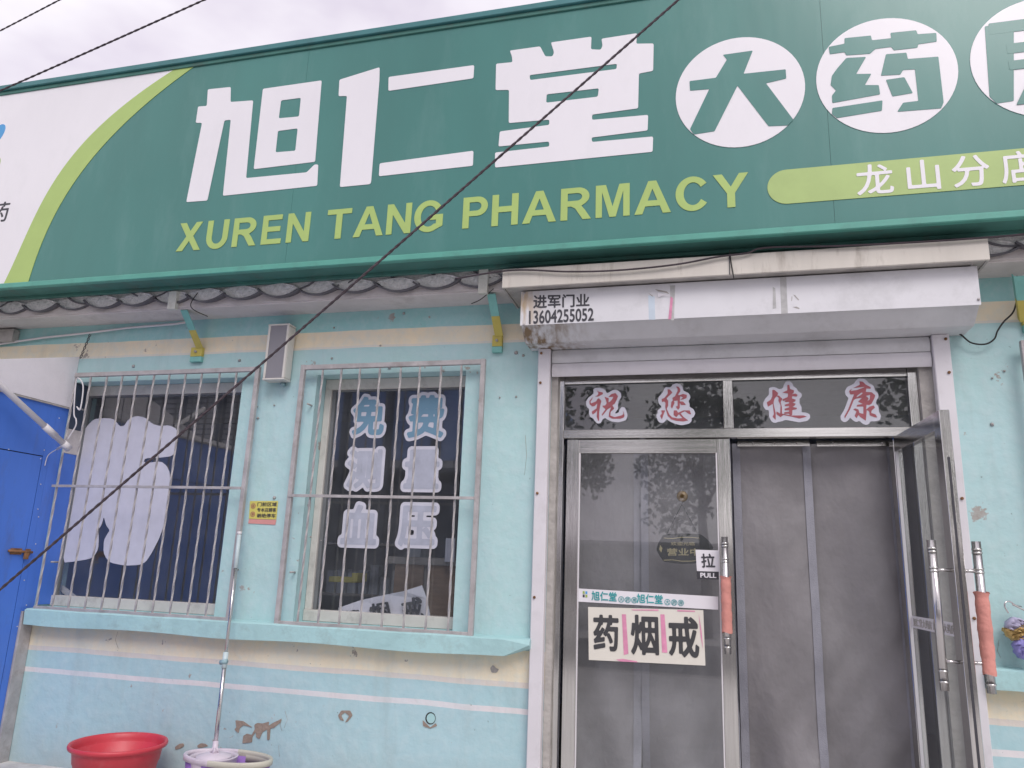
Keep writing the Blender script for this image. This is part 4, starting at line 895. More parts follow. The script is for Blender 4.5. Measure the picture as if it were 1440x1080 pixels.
tube('cord', [s0-Vector((0, 0, .033)), W(959, 709, YPq), W(937, 752, YPq)], .0015, M['dark'], pq, 5); tube('cord', [W(959, 709, YPq), W(982, 752, YPq)], .0015, M['dark'], pq, 5)
# red greeting characters on the transom lights
YT = YF+.018
BR = [
 (18, 820, 540, [(255, 130), (330, 90), (480, 110), (560, 150), (600, 230), (650, 215), (760, 145), (860, 150), (950, 220), (970, 330), (900, 430), (880, 540), (890, 620), (800, 750), (900, 730), (920, 650), (980, 575), (1060, 600), (1110, 720), (1130, 800), (1080, 920), (900, 970), (720, 950), (600, 890), (560, 860), (500, 885), (440, 1000), (360, 1000), (290, 930), (250, 865), (170, 830), (145, 720), (160, 640), (80, 560), (75, 440), (130, 350), (270, 240)],
  [[[(345, 165), (400, 195), (500, 215), (500, 260), (380, 320), (300, 320), (370, 285), (390, 230)]],
   [[(250, 330), (160, 430), (165, 510), (230, 570), (290, 560), (340, 510), (360, 490), (340, 620), (220, 700), (240, 775), (310, 730), (355, 670), (345, 830), (385, 940), (405, 920), (410, 700), (430, 560), (465, 430), (400, 360), (365, 380), (330, 440), (200, 495), (185, 450), (230, 380)]],
   [[(540, 325), (600, 345), (650, 360), (645, 470), (680, 450), (730, 400), (770, 325), (640, 330), (720, 255), (820, 230), (885, 310), (850, 400), (800, 500), (740, 540), (790, 620), (760, 650), (700, 700), (690, 800), (800, 840), (960, 800), (1020, 770), (1010, 670), (1050, 800), (1030, 850), (940, 880), (740, 880), (650, 830), (660, 720), (710, 590), (620, 640), (540, 740), (480, 810), (475, 770), (570, 640), (500, 580), (490, 550), (560, 545), (600, 490), (570, 390)]]],
  'red brush character sticker with pale border, leftmost on the transom glass'),
 (16.61, 915, 535, [(335, 155), (480, 160), (500, 100), (600, 65), (700, 90), (750, 160), (765, 245), (880, 290), (930, 370), (920, 430), (880, 480), (915, 560), (900, 610), (1000, 670), (1045, 770), (1000, 860), (950, 880), (965, 940), (900, 1010), (720, 1050), (560, 1010), (430, 950), (375, 900), (330, 970), (250, 1000), (180, 960), (135, 860), (135, 790), (165, 770), (165, 690), (250, 640), (250, 600), (190, 540), (170, 440), (200, 370), (290, 270)],
  [[[(395, 205), (450, 215), (510, 285), (400, 390), (370, 425), (410, 480), (410, 590), (375, 665), (440, 800), (500, 860), (640, 890), (740, 880), (660, 790), (600, 860), (535, 810), (540, 700), (610, 700), (640, 755), (760, 700), (910, 700), (950, 790), (900, 790), (800, 720), (700, 770), (770, 855), (880, 935), (760, 960), (600, 945), (480, 910), (400, 830), (360, 700), (340, 630), (345, 520), (310, 490), (265, 510), (255, 435), (320, 410), (400, 310)]],
   [[(245, 700), (340, 700), (300, 800), (262, 915), (220, 825), (265, 770)]],
   [[(590, 145), (650, 150), (695, 210), (690, 260), (640, 330), (660, 350), (760, 315), (845, 340), (840, 410), (760, 445), (690, 450), (760, 400), (690, 370), (680, 490), (760, 495), (800, 540), (825, 575), (710, 575), (680, 520), (680, 640), (640, 690), (585, 610), (630, 600), (630, 470), (540, 480), (560, 520), (500, 660), (470, 620), (485, 500), (520, 470), (505, 410), (570, 370), (630, 240), (625, 190)]]],
  'red brush character sticker second from left, left of the transom mullion'),
 (15.88, 1070, 532, [(180, 210), (300, 190), (400, 240), (430, 240), (500, 215), (505, 150), (560, 75), (640, 60), (710, 110), (720, 180), (800, 220), (830, 295), (905, 330), (915, 410), (860, 460), (865, 570), (910, 640), (905, 760), (1000, 765), (1090, 800), (1105, 880), (1040, 950), (860, 985), (620, 940), (540, 930), (480, 960), (400, 970), (310, 1000), (240, 970), (180, 850), (180, 710), (110, 710), (55, 630), (50, 550), (100, 450), (180, 370)],
  [[[(255, 260), (300, 260), (385, 330), (370, 380), (300, 460), (280, 560), (330, 780), (330, 930), (260, 860), (290, 800), (265, 570), (160, 635), (130, 540), (220, 480), (255, 400)]],
   [[(340, 390), (400, 385), (480, 460), (440, 530), (470, 650), (470, 790), (700, 832), (950, 830), (1025, 855), (860, 900), (700, 860), (500, 820), (440, 870), (345, 800), (350, 740), (430, 790), (440, 600), (390, 500), (400, 440)]],
   [[(590, 150), (635, 150), (650, 240), (740, 270), (730, 330), (690, 360), (770, 340), (820, 370), (800, 410), (700, 400), (690, 450), (780, 480), (760, 520), (700, 540), (780, 570), (740, 620), (700, 640), (800, 660), (800, 690), (700, 710), (700, 820), (640, 820), (630, 790), (520, 795), (520, 760), (630, 745), (630, 715), (530, 715), (530, 680), (630, 650), (630, 620), (540, 625), (530, 590), (630, 560), (630, 530), (540, 530), (530, 505), (610, 470), (490, 510), (480, 470), (600, 420), (605, 340), (480, 320), (590, 270)]]],
  'red brush character sticker just right of the transom mullion'),
 (14.6, 1175, 528, [(410, 110), (470, 60), (590, 65), (650, 110), (680, 160), (760, 190), (800, 250), (800, 310), (870, 360), (885, 440), (830, 530), (830, 580), (880, 640), (890, 740), (935, 830), (910, 920), (800, 945), (710, 940), (690, 1000), (620, 1020), (550, 990), (490, 930), (420, 960), (340, 910), (300, 860), (260, 930), (180, 965), (110, 920), (95, 840), (180, 700), (270, 460), (210, 410), (190, 320), (240, 230), (380, 170)],
  [[[(485, 120), (560, 130), (620, 190), (720, 240), (720, 275), (630, 270), (620, 340), (740, 345), (815, 410), (800, 460), (740, 580), (690, 610), (635, 600), (625, 700), (700, 640), (780, 615), (810, 660), (740, 720), (730, 770), (820, 800), (855, 865), (800, 860), (700, 820), (690, 740), (640, 710), (620, 930), (500, 850), (470, 810), (430, 880), (390, 830), (430, 740), (360, 700), (400, 675), (470, 700), (490, 770), (570, 790), (570, 640), (430, 640), (440, 605), (560, 585), (460, 540), (540, 460), (410, 480), (370, 510), (300, 690), (190, 885), (180, 840), (260, 690), (350, 460), (380, 390), (300, 390), (275, 320), (340, 270), (310, 320), (440, 300), (570, 250), (600, 235), (360, 260), (500, 190)],
    [(620, 420), (710, 400), (700, 490), (650, 530), (680, 470)], [(440, 420), (530, 350), (560, 360), (520, 400), (430, 450)]]],
  'red brush character sticker rightmost on the transom glass')]
for s_, ox_, oy_, bord, strokes, lb in BR:
    g = empty('greeting_sticker', W(ox_+550/s_, oy_+550/s_, YT), lb, 'sticker', 'red greeting characters over the door')
    flat('border', [rnd(pxpoly(bord, YT, s_, ox_, oy_), .008)], YT, M['film'], g, .0012)
    for i_, st_ in enumerate(strokes): flat('brush_stroke', [rnd(pxpoly(q_, YT, s_, ox_, oy_), .003) for q_ in st_], YT-.0014-.0003*i_, M['redchar'], g, .0008)
#==DETAILS==
# ------------------------------------------------------------------ stickers on the windows
PF = bpy.data.materials.new('sticker_teal_ramp'); PF.use_nodes = True; _n = PF.node_tree.nodes; _l = PF.node_tree.links      # colour ramp, grey below to teal at the top
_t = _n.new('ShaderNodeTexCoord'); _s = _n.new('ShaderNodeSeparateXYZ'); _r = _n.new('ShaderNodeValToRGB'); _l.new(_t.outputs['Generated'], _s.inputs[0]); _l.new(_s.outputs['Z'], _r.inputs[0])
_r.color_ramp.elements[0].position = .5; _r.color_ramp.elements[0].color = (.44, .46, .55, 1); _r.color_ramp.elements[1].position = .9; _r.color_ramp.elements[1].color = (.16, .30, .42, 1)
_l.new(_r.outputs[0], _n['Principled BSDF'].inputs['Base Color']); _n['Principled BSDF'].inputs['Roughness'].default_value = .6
YX = YG-.003
for ch, (a, b, c_, d), lb in (('免', (125, 370, 58, 332), 'frosted letter sticker, top of the left column in the second window'), ('费', (458, 735, 48, 348), 'frosted letter sticker, top of the right column in the second window'),
                              ('测', (88, 352, 378, 655), 'frosted letter sticker, middle of the left column in the second window'), ('量', (436, 705, 378, 658), 'frosted letter sticker, middle of the right column in the second window'),
                              ('血', (55, 328, 712, 997), 'frosted letter sticker, bottom of the left column in the second window'), ('压', (402, 682, 718, 1010), 'frosted letter sticker, bottom of the right column in the second window')):
    g = empty('letter_sticker', W(460+(a+b)/8.64, 540+(c_+d)/8.64, YX), lb, 'sticker', 'frosted letter stickers on the second window')
    xa, xb = W(460+a/4.32+4, 540+(c_+d)/8.64, YX).x, W(460+b/4.32-1, 540+(c_+d)/8.64, YX).x
    Q = qrect(xa, xb, W(460+(a+b)/8.64, 540+d/4.32, YX).z, W(460+(a+b)/8.64, 540+c_/4.32, YX).z, YX)
    text('border', ch, Q, M['film'], g, .115, 40)
    k2, d2, bb2 = glyph(ch, .115, 40); k1, d1, bb1 = glyph(ch, .035, 60)
    fq = quadmap([q-Vector((0, .0016, 0)) for q in Q]); um = lambda x: (x-bb2[0])/(bb2[1]-bb2[0]); vm = lambda z_: (z_-bb2[2])/(bb2[3]-bb2[2])
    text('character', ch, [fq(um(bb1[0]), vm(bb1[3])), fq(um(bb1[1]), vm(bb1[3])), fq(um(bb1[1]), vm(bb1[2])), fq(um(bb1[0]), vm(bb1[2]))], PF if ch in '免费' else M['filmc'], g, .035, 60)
P = [(170, 175), (240, 178), (262, 160), (300, 122), (350, 116), (410, 118), (440, 150), (450, 163), (475, 163), (500, 125), (545, 103), (600, 112), (640, 150), (690, 163), (740, 157), (785, 180), (792, 240), (775, 300), (760, 338), (680, 348), (600, 350), (590, 372), (610, 378), (690, 368), (725, 395), (745, 440), (740, 560), (725, 680), (690, 800), (640, 900), (600, 960), (560, 975), (480, 978), (400, 962), (375, 940), (355, 900), (358, 830), (380, 790), (393, 772), (370, 740), (358, 690), (345, 740), (322, 770), (328, 810), (325, 880), (300, 925), (270, 940), (180, 955), (90, 960), (110, 800), (150, 560), (185, 330), (190, 300), (160, 300)]
lp = pxpoly(P, YX, 4.155, 60, 560)
lp = [(max(x, -4.575), z_) for x, z_ in lp]
tag(flat('large_window_sticker', [chaikin(lp, 1, .2)], YX, M['film'], t=.0015), 'huge white rounded letter sticker covering much of the wide left window', 'sticker')

# ------------------------------------------------------------------ behind the second window
yi = 4.80
def ibox(name, a, b, c_, d, y, dep, m, parent=None): p = W(a, d, y); q_ = W(b, c_, y); return box(name, p.x, q_.x, y, y+dep, p.z, q_.z, M[m], parent)
ct = empty('counter_cabinet', W(590, 840, 5.0), 'brown wooden cabinet behind the second window', 'cabinet')
for a, b in ((548, 596), (597.5, 650)): ibox('door_panel', a, b, 793, 900, 5.0, .02, 'wood', ct)
ibox('cabinet_top', 545, 655, 786, 792.5, 4.98, .4, 'woodg', ct); ibox('carcass', 547, 652, 793, 1000, 5.021, .36, 'woodg', ct)
tag(ibox('storage_box', 572, 592, 772, 785.5, 5.05, .18, 'goods'), 'small dull box standing on the brown cabinet', 'box')
tag(ibox('price_card', 625, 640, 757, 790, 4.9, .01, 'film'), 'pale grey card with rows of print inside the right of the second window', 'card')
ys_ = empty('yellow_tray', W(482, 815, 5.1), 'yellow plastic tray on a shelf behind the second window', 'tray')
ibox('tray_base', 462, 500, 812, 818, 5.1, .15, 'yellow', ys_); ibox('tray_end', 494, 503, 806, 818, 5.095, .16, 'yellow', ys_)
shf = empty('goods_shelf', W(480, 840, 5.4), 'dim shelf unit with goods behind the second window', 'shelf')
for zz in (.75, 1.12, 1.5): box('shelf_board', -2.95, -2.25, 5.45, 5.8, zz, zz+.02, M['woodg'], shf)
for i in range(14): box('goods', -2.9+(i % 7)*.09, -2.9+(i % 7)*.09+.07, 5.5, 5.6, (.77, 1.14)[i//7], (.77, 1.14)[i//7]+rr.uniform(.1, .24), M['goods'], shf)
# folded poster lying on the inner sill
yq = 4.69
P = [(272, 735), (272, 660), (440, 600), (640, 555), (800, 525), (942, 478), (980, 590), (1015, 775), (640, 755)]
pp = empty('folded_poster', W(530, 860, yq), 'crumpled white poster with black brush characters lying at the foot of the second window', 'poster')
me = fill_mesh([pxpoly(P, yq, 5.76, 430, 740)], .001)
for v in me.vertices: v.co = Vector((v.co.x, yq-v.co.z+.012*math.sin(v.co.x*14), v.co.y))
link('paper', me, M['paperw'], pp)
for ch, c4 in (('药', ((290, 690), (430, 672), (440, 740), (290, 733))), ('烟', ((510, 632), (665, 605), (700, 750), (520, 742))), ('戒', ((765, 600), (940, 560), (960, 770), (800, 760)))):
    text('character', ch, [W(430+p[0]/5.76, 740+p[1]/5.76, yq-.016) for p in c4], M['ink'], pp, .03)
# crates and boards low behind the wide window
tag(slab('leaning_board', [WX(78, 817, 0) if False else W(77, 816, 4.70), W(110, 842, 4.70), W(105, 848, 4.70), W(74, 822, 4.70)], (0, .02, 0), M['frame_pvc']), 'pale plank leaning in the lower left corner of the wide window', 'plank')
for (a, b, c_, d, nm) in ((76, 88, 842, 850, 'left'), (135, 180, 843, 857, 'mid')):
    P = [(a, d), (a+2, c_+3), ((a+b)/2, c_), (b-3, c_+5), (b, d+1)]
    bm = bmesh.new(); quad_slab(bm, WL(P, 4.72), (0, .08, 0)); tag(finish('crumpled_paper', bm, M['film']), 'scrap of crumpled paper on the inner sill near the corner plank' if nm == 'left' else 'crumpled paper on the inner sill under the big sticker', 'paper')

# ------------------------------------------------------------------ small wall things
p = W(350, 704, YW); nb = empty('notice_sticker', p, 'small yellow no parking notice sticker between the two barred windows', 'notice')
Yn = YW-.004
Q = qpx([(351.5, 704.5), (391, 704.5), (388.5, 730.5), (350, 729.5)], Yn); slab('notice_face', [Q[3], Q[2], Q[1], Q[0]], (0, .002, 0), M['yellow'], nb); f = quadmap([q-Vector((0, .0004, 0)) for q in Q])
for i, s_ in enumerate(('门前区域', '专本店顾客', '谢绝停车')): text('lettering', s_, sub(.28, .97, .70-i*.31, .93-i*.31), M['dark'], nb, .02, t=.001)
for v_ in (.72, .26):
    qq = sub(.04, .24, v_-.2, v_+.2); cxx, czz = (qq[0].x+qq[1].x)/2, (qq[0].z+qq[2].z)/2; flat('round_mark', [circ(cxx, czz, .017, 20), circ(cxx, czz, .013, 20)], Yn-.001, M['maroon'], nb, .001)
    text('lettering', '禁' if v_ < .5 else '店', qrect(cxx-.008, cxx+.008, czz-.008, czz+.008, Yn-.001), M['maroon'], nb, .01, t=.001)
Q = qpx([(350, 730), (388.5, 731), (387, 738), (349, 736)], Yn); slab('notice_strip', [Q[3], Q[2], Q[1], Q[0]], (0, .002, 0), M['pinkst'], nb)

# loudspeaker
sk = empty('loudspeaker', W(392, 495, 4.45), 'slim white wall loudspeaker with grey grille between the two windows', 'loudspeaker')
yk2 = 4.395; ax, bx = W(374, 495, yk2).x, W(403, 495, yk2).x; zt, zb = W(390, 458, yk2).z, W(386, 531.5, yk2).z
box('cabinet', ax, bx, yk2+.004, 4.485, zb, zt, M['spk'], sk, .006)
box('end_cap', ax-.003, bx+.003, yk2-.004, 4.48, zt+.0005, zt+.012, M['spk'], sk); box('end_cap', ax-.003, bx+.003, yk2-.004, 4.48, zb-.012, zb-.0005, M['spk'], sk)
for x in (ax, bx-.016): box('edge_strip', x, x+.016, yk2-.004, yk2+.003, zb, zt, M['spk'], sk)
def mesh_grille():
    m = bpy.data.materials.new('perforated'); m.use_nodes = True; n = m.node_tree.nodes; l = m.node_tree.links; b = n['Principled BSDF']
    tc = n.new('ShaderNodeTexCoord'); v = n.new('ShaderNodeTexVoronoi'); v.inputs['Scale'].default_value = 190; v.inputs['Randomness'].default_value = .15; l.new(tc.outputs['Object'], v.inputs['Vector'])
    r_ = n.new('ShaderNodeValToRGB'); r_.color_ramp.elements[0].position = .25; r_.color_ramp.elements[0].color = (.05, .05, .06, 1); r_.color_ramp.elements[1].position = .45; r_.color_ramp.elements[1].color = (.34, .33, .36, 1)
    l.new(v.outputs['Distance'], r_.inputs[0]); l.new(r_.outputs[0], b.inputs['Base Color']); b.inputs['Roughness'].default_value = .5; return m
box('grille_cloth', ax+.016, bx-.016, yk2, yk2+.003, zb, zt, mesh_grille(), sk, 0)
for zz in (zt+.012, zb-.045): tube('mount', [((ax+bx)/2+.03, 4.45, zz+.016), ((ax+bx)/2+.03, 4.499, zz+.02)], .011, M['joint'], sk, 8)

# conduit and its tie, hanging cord, black cable on the right
tag(tube('conduit', WL([(-60, 494), (12, 482), (60, 475), (125, 468), (180, 461), (248, 455.5), (262, 453)], 4.475), .0085, M['pvc'], None, 8), 'thin white plastic conduit running along the wall under the eave', 'conduit')
tag(box('junction_box', W(-3, 482, 4.47).x-.2, W(21, 480, 4.47).x, 4.44, 4.499, W(0, 482, 4.47).z, W(0, 465, 4.47).z, M['cement']), 'weathered grey brown box on the wall at the left end of the conduit', 'junction box')
tw = []
for k_ in range(2): tw.append([W(127-14*t, 470+34*t, 4.47)+Vector((.006*math.sin(t*18+k_*math.pi), .006*math.cos(t*18+k_*math.pi), 0)) for t in [i/24 for i in range(25)]])
bm = bmesh.new(); [tube_bm(bm, q_, .003, 5) for q_ in tw]; tag(finish('twisted_cord', bm, M['dark'], None, True), 'dark twisted cord hanging from the conduit to the white board', 'cord')
def spl(P, sub_=8):      # Catmull-Rom
    P = [Vector(p) for p in P]; P = [P[0]]+P+[P[-1]]; o = []
    for i in range(1, len(P)-2):
        for k_ in range(sub_):
            t = k_/sub_; a, b, c_, d = P[i-1:i+3]; o.append(.5*((2*b)+(c_-a)*t+(2*a-5*b+4*c_-d)*t*t+(3*b-a-3*c_+d)*t**3))
    return o+[P[-2]]
tag(tube('power_cable', spl(WL([(1344, 466), (1353, 472), (1366, 482), (1385, 484), (1398, 477), (1403, 465), (1412, 452), (1424, 440), (1429, 425), (1431, 400), (1430, 388)], 4.46)), .0045, M['black'], None, 8), 'black cable looping out of the shutter housing along the wall', 'cable')
tag(tube('sagging_cable', spl(WL([(640, 392), (720, 380), (800, 382), (870, 380), (950, 372), (1010, 361), (1050, 356), (1080, 348), (1200, 345), (1400, 333), (1600, 312)], 4.10)), .0055, M['cable'], None, 7), 'dark cable sagging below the signboard above the cream canopy', 'cable')
tag(tube('thin_wire', spl(WL([(1026, 352), (1028, 368), (1032, 391)], 4.115)), .003, M['black'], None, 6), 'short black wire end dangling across the cream canopy', 'wire')
tag(tube('thin_wire', spl([W(286, 402, 4.26), W(1, 1, 1) if False else W(268, 430, 4.2), W(292, 445, 4.3)]), .003, M['black'], None, 6), 'dark wire by the strut above the wide window', 'wire')
tag(tube('thin_wire', spl([W(663, 427, 4.3), W(676, 421, 4.27), W(694, 406, 4.24)]), .003, M['black'], None, 6), 'dark wire by the strut beside the shutter housing', 'wire')
tag(tube('looped_cord', spl([W(108, 572, 4.41), W(113, 575, 4.4), W(117, 545, 4.41), W(112, 533, 4.40), W(107, 537, 4.41), W(104, 580, 4.42), W(107, 590, 4.4), W(106, 600, 4.4), W(95, 618, 4.39)]), .005, M['pvc'], None, 7), 'looped white cord hanging on the left end of the wide window grille', 'cord')
# overhead cables crossing in front of the shop
def twist_pair(P0, P1, r_, pitch, amp, N):
    bm = bmesh.new(); d = P1-P0; a = d.orthogonal().normalized(); b = d.normalized().cross(a)
    for k_ in range(2):
        pts = []
        for i in range(N+1):
            t = i/N; ph = 2*math.pi*d.length*t/pitch+k_*math.pi; pts.append(P0+d*t+(a*math.cos(ph)+b*math.sin(ph))*amp-Vector((0, 0, .03*4*t*(1-t))))
        tube_bm(bm, pts, r_, 6)
    return bm
A_, B_ = W(0, 824, 2.75), W(948, -1, 3.15); d = B_-A_
tag(finish('overhead_cable', twist_pair(A_-d*.35, B_+d*.5, .0046, .08, .0024, 460), M['cable'], None, True), 'thick twisted overhead cable crossing the whole shop front diagonally', 'cable', 'overhead cables')
A_, B_ = W(0, 123, 3.4), W(276, 0, 3.4); d = B_-A_
tag(finish('overhead_cable', twist_pair(A_-d*1.2, B_+d*1.2, .0042, .10, .003, 200), M['cable'], None, True), 'overhead cable across the sky above the left end of the signboard', 'cable', 'overhead cables')
A_, B_ = W(0, 39, 3.6), W(75, 0, 3.6); d = B_-A_
tag(finish('overhead_cable', twist_pair(A_-d*3, B_+d*3, .0036, .10, .0025, 160), M['cable'], None, True), 'overhead cable cutting the top left corner of the sky', 'cable', 'overhead cables')

# ------------------------------------------------------------------ blue sheet wall, white board and brace on the left
XB = -4.60
yd = WX(60, 640, XB).y; bz = CZ+.64
bw = empty('blue_sheet_wall', (XB, 3.8, 0), 'blue painted sheet steel side wall with door at the left of the shop', 'wall')
zt_b = CZ+1.025
box('post', XB-.03, XB+.015, 4.40, 4.497, 0, Z_SILL_T-.02, M['bar'], bw)
box('sheet_panel', XB-.006, XB, yd+.006, 4.398, .02, zt_b, M['blue'], bw, 0)
box('sheet_panel', XB-.006, XB, 4.399, 4.497, Z_SILL_T-.019, zt_b, M['blue'], bw, 0)
box('sheet_panel', XB-.006, XB, 1.9, yd+.005, bz+.004, zt_b, M['blue'], bw, 0)
dd = box('door_sheet', XB-.006, XB, 1.9, yd, .02, bz-.003, M['blue'], bw, 0)
box('dark_gap', XB-.02, XB-.012, 1.9, 4.39, .02, zt_b-.01, M['black'], bw, 0)
lt_ = WX(35, 776, XB)
bl = tube('bolt_latch', [(XB+.012, lt_.y-.14, lt_.z+.004), (XB+.012, lt_.y+.05, lt_.z-.002)], .009, M['rust'], bw, 8)
box('latch_plate', XB+.001, XB+.008, lt_.y-.12, lt_.y-.03, lt_.z-.02, lt_.z+.022, M['rust'], bw); box('latch_plate', XB+.001, XB+.008, lt_.y, lt_.y+.04, lt_.z-.025, lt_.z+.02, M['rust'], bw)
box('padlock', XB+.009, XB+.03, lt_.y-.015, lt_.y+.012, lt_.z-.05, lt_.z-.005, M['rust'], bw)
for (px, py) in ((62, 633), (57, 645), (57, 681), (53, 716), (54, 727), (50, 765), (34, 816), (37, 851), (12, 632), (83, 588), (24, 881)):
    q_ = WX(px, py, XB); tube('rivet', [(XB, q_.y, q_.z), (XB+.003, q_.y, q_.z)], .004, M['pvc'], bw, 7)
YA = WX(0, 505, XB)
zh = WX(111, 502, XB).z
sl_ = (YA.z-zh)/(YA.y-4.497)
ye_ = 4.497-(zh-(zt_b+.04))/sl_
tag(slab('white_board', [(XB, 4.497, zt_b+.002), (XB, 1.9, zt_b+.002), (XB, 1.9, zt_b+.04), (XB, ye_ if ye_ > 2 else 3, zt_b+.04), (XB, 4.497, zh)], (.012, 0, 0), M['board']), 'white fibre board with sloping top above the blue sheet wall', 'board')
tag(box('board_edge_strip', XB-.01, XB+.011, 2.2, 4.49, zt_b-.012, zt_b, M['cement'], None, 0), 'dark grey edging strip between the white board and blue sheet', 'strip')
pb = empty('brace_pipe', W(92, 624, 4.38), 'white plastic covered brace pipe reaching down to the window grille', 'pipe')
e0, e1 = W(93, 627, 4.37), WX(-2, 540, -4.51); dd_ = (e1-e0)
tube('pipe', [e0, e0+dd_*1.9], .021, M['pvc'], pb, 14); tube('collar', [e0+dd_*.17, e0+dd_*.34], .0245, M['pvc'], pb, 14); tube('end_cap', [e0-dd_*.05, e0+dd_*.05], .026, M['pvc'], pb, 14)
tube('tie', [e0+Vector((-.08, .01, -.02)), e0+Vector((-.03, .0, 0)), e0+Vector((.02, .02, -.02))], .010, M['pvc'], pb, 8); tube('tie', spl([e0+Vector((-.08, .01, -.02)), WX(68, 640, XB+.01), WX(63, 655, XB+.01)]), .003, M['pvc'], pb, 6)

# ------------------------------------------------------------------ red basin
bx_, by_, bzr = -3.44, 4.125, .272
cbp = W(167.5, 1043.5, 4.125); bx_, bzr = cbp.x, cbp.z
rb = W(238.5, 1040, 4.125).x-W(97, 1040, 4.125).x; rb *= .385
bs = empty('plastic_basin', (bx_, by_, 0), 'large round red plastic basin on the pavement under the window', 'basin')
bm = bmesh.new(); H = bzr
prof = [(.01, .0), (rb*.70, .0), (rb*.72, .012), (rb*.90, H-.035), (rb*.93, H-.03), (rb*.985, H-.022), (rb, H-.010), (rb*.985, H+.002), (rb*.95, H+.002), (rb*.925, H-.008), (rb*.90, H-.03), (rb*.865, H-.10), (rb*.845, H-.103), (rb*.70, .02), (.01, .015)]
lathe_bm(bm, prof, bx_, by_, 0, 64); finish('shell', bm, M['red'], bs, True)

# ------------------------------------------------------------------ mop bucket with spin mop
cm = W(321, 1063, 4.17); bw_ = (W(381, 1063, 4.17).x-W(262, 1063, 4.17).x)/2; mzr = cm.z
mb = empty('mop_bucket', (cm.x, 4.17, 0), 'oval violet and cream spin mop bucket beside the red basin', 'bucket')
def superell(prof, m, nm, x0=cm.x, y0=4.17, a=bw_, b=.15, seg=56, cond=None):
    bm = bmesh.new(); lathe_bm(bm, prof, x0, y0, 0, seg, a, b)
    if cond: bmesh.ops.delete(bm, geom=[f_ for f_ in bm.faces if not cond(f_.calc_center_median())], context='FACES')
    return finish(nm, bm, m, mb, True)
superell([(.02, 0), (.82, 0), (.88, .03), (.95, mzr-.03), (.93, mzr-.028), (.86, .04), (.8, .02), (.02, .02)], M['violet'], 'tub')
rimp = [(.93, mzr-.03), (1.0, mzr-.028), (1.01, mzr-.004), (.985, mzr+.004), (.93, mzr+.002), (.915, mzr-.012), (.93, mzr-.03)]
bm = bmesh.new(); lathe_bm(bm, rimp, cm.x, 4.17, 0, 56, bw_, .15, closed=True); bmesh.ops.delete(bm, geom=[f_ for f_ in bm.faces if f_.calc_center_median().x > cm.x-.02], context='FACES'); finish('rim', bm, M['pinkw'], mb, True)
bm = bmesh.new(); lathe_bm(bm, rimp, cm.x, 4.17, 0, 56, bw_, .15, closed=True); bmesh.ops.delete(bm, geom=[f_ for f_ in bm.faces if f_.calc_center_median().x <= cm.x-.02], context='FACES'); finish('rim', bm, M['creamp'], mb, True)
bm = bmesh.new(); lathe_bm(bm, [(.93, mzr-.06), (.94, mzr-.0), (.925, mzr), (.915, mzr-.06), (.93, mzr-.06)], cm.x, 4.17, 0, 56, bw_, .15, closed=True)
bmesh.ops.delete(bm, geom=[f_ for f_ in bm.faces if not (f_.calc_center_median().x > cm.x+.04 and f_.calc_center_median().y > 4.19)], context='FACES'); finish('rim_grip', bm, M['creamp'], mb, True)
sxx = W(303, 1060, 4.17).x
bm = bmesh.new(); lathe_bm(bm, [(.115, mzr-.12), (.130, mzr-.012), (.135, mzr-.004), (.125, mzr-.002), (.118, mzr-.02), (.105, mzr-.12), (.115, mzr-.12)], sxx, 4.16, 0, 40, closed=True); finish('spin_basket', bm, M['pinkw'], mb, True)
mo = empty('spin_mop', (sxx, 4.16, mzr), 'spin mop standing in the bucket with its steel pole leaning on the window bars', 'mop')
pb_ = Vector((sxx, 4.16, mzr+.0)); pt = W(337, 748, 4.40)
pd = pt-pb_
def along(nm, a, b, r_, m): tube(nm, [pb_+pd*a, pb_+pd*b], r_, m, mo, 12)
along('lower_tube', .03, .43, .0125, M['chrome']); along('joint', .36, .43, .016, M['grip']); along('upper_tube', .43, .84, .0095, M['chrome']); along('grip', .82, .99, .0135, M['grip']); along('end_cap', .985, 1.0, .015, M['pvc'])
k0 = pb_+pd*.385; tube('clamp', [k0+Vector((-.022, -.012, 0)), k0+Vector((.022, -.012, .01))], .014, M['joint'], mo, 10)
bm = bmesh.new(); lathe_bm(bm, [(.01, mzr+.012), (.05, mzr+.010), (.098, mzr-.004), (.100, mzr-.012), (.05, mzr-.012), (.01, mzr-.012)], sxx, 4.16, 0, 36); finish('mop_plate', bm, M['pinkw'], mo, True)
along('socket', -.0, .055, .016, M['pinkw'])
for a in range(4): tube('yoke', [(sxx+.022*math.cos(a*1.57+.4), 4.16+.022*math.sin(a*1.57+.4), mzr+.01), (sxx+.010*math.cos(a*1.57+.4), 4.16+.01*math.sin(a*1.57+.4), mzr+.04)], .005, M['pinkw'], mo, 6)
bm = bmesh.new()
for i in range(90):
    a = rr.uniform(0, 6.28); r1 = rr.uniform(.07, .1); tube_bm(bm, [(sxx+r1*math.cos(a), 4.16+r1*math.sin(a), mzr-.012), (sxx+(r1+.005)*math.cos(a+.1), 4.16+(r1+.005)*math.sin(a+.1), mzr-.07), (sxx+r1*.9*math.cos(a+.2), 4.16+r1*.9*math.sin(a+.2), mzr-.11)], .004, 4)
fr = finish('mop_strands', bm, M['film'], mo, True); fr['kind'] = 'stuff'

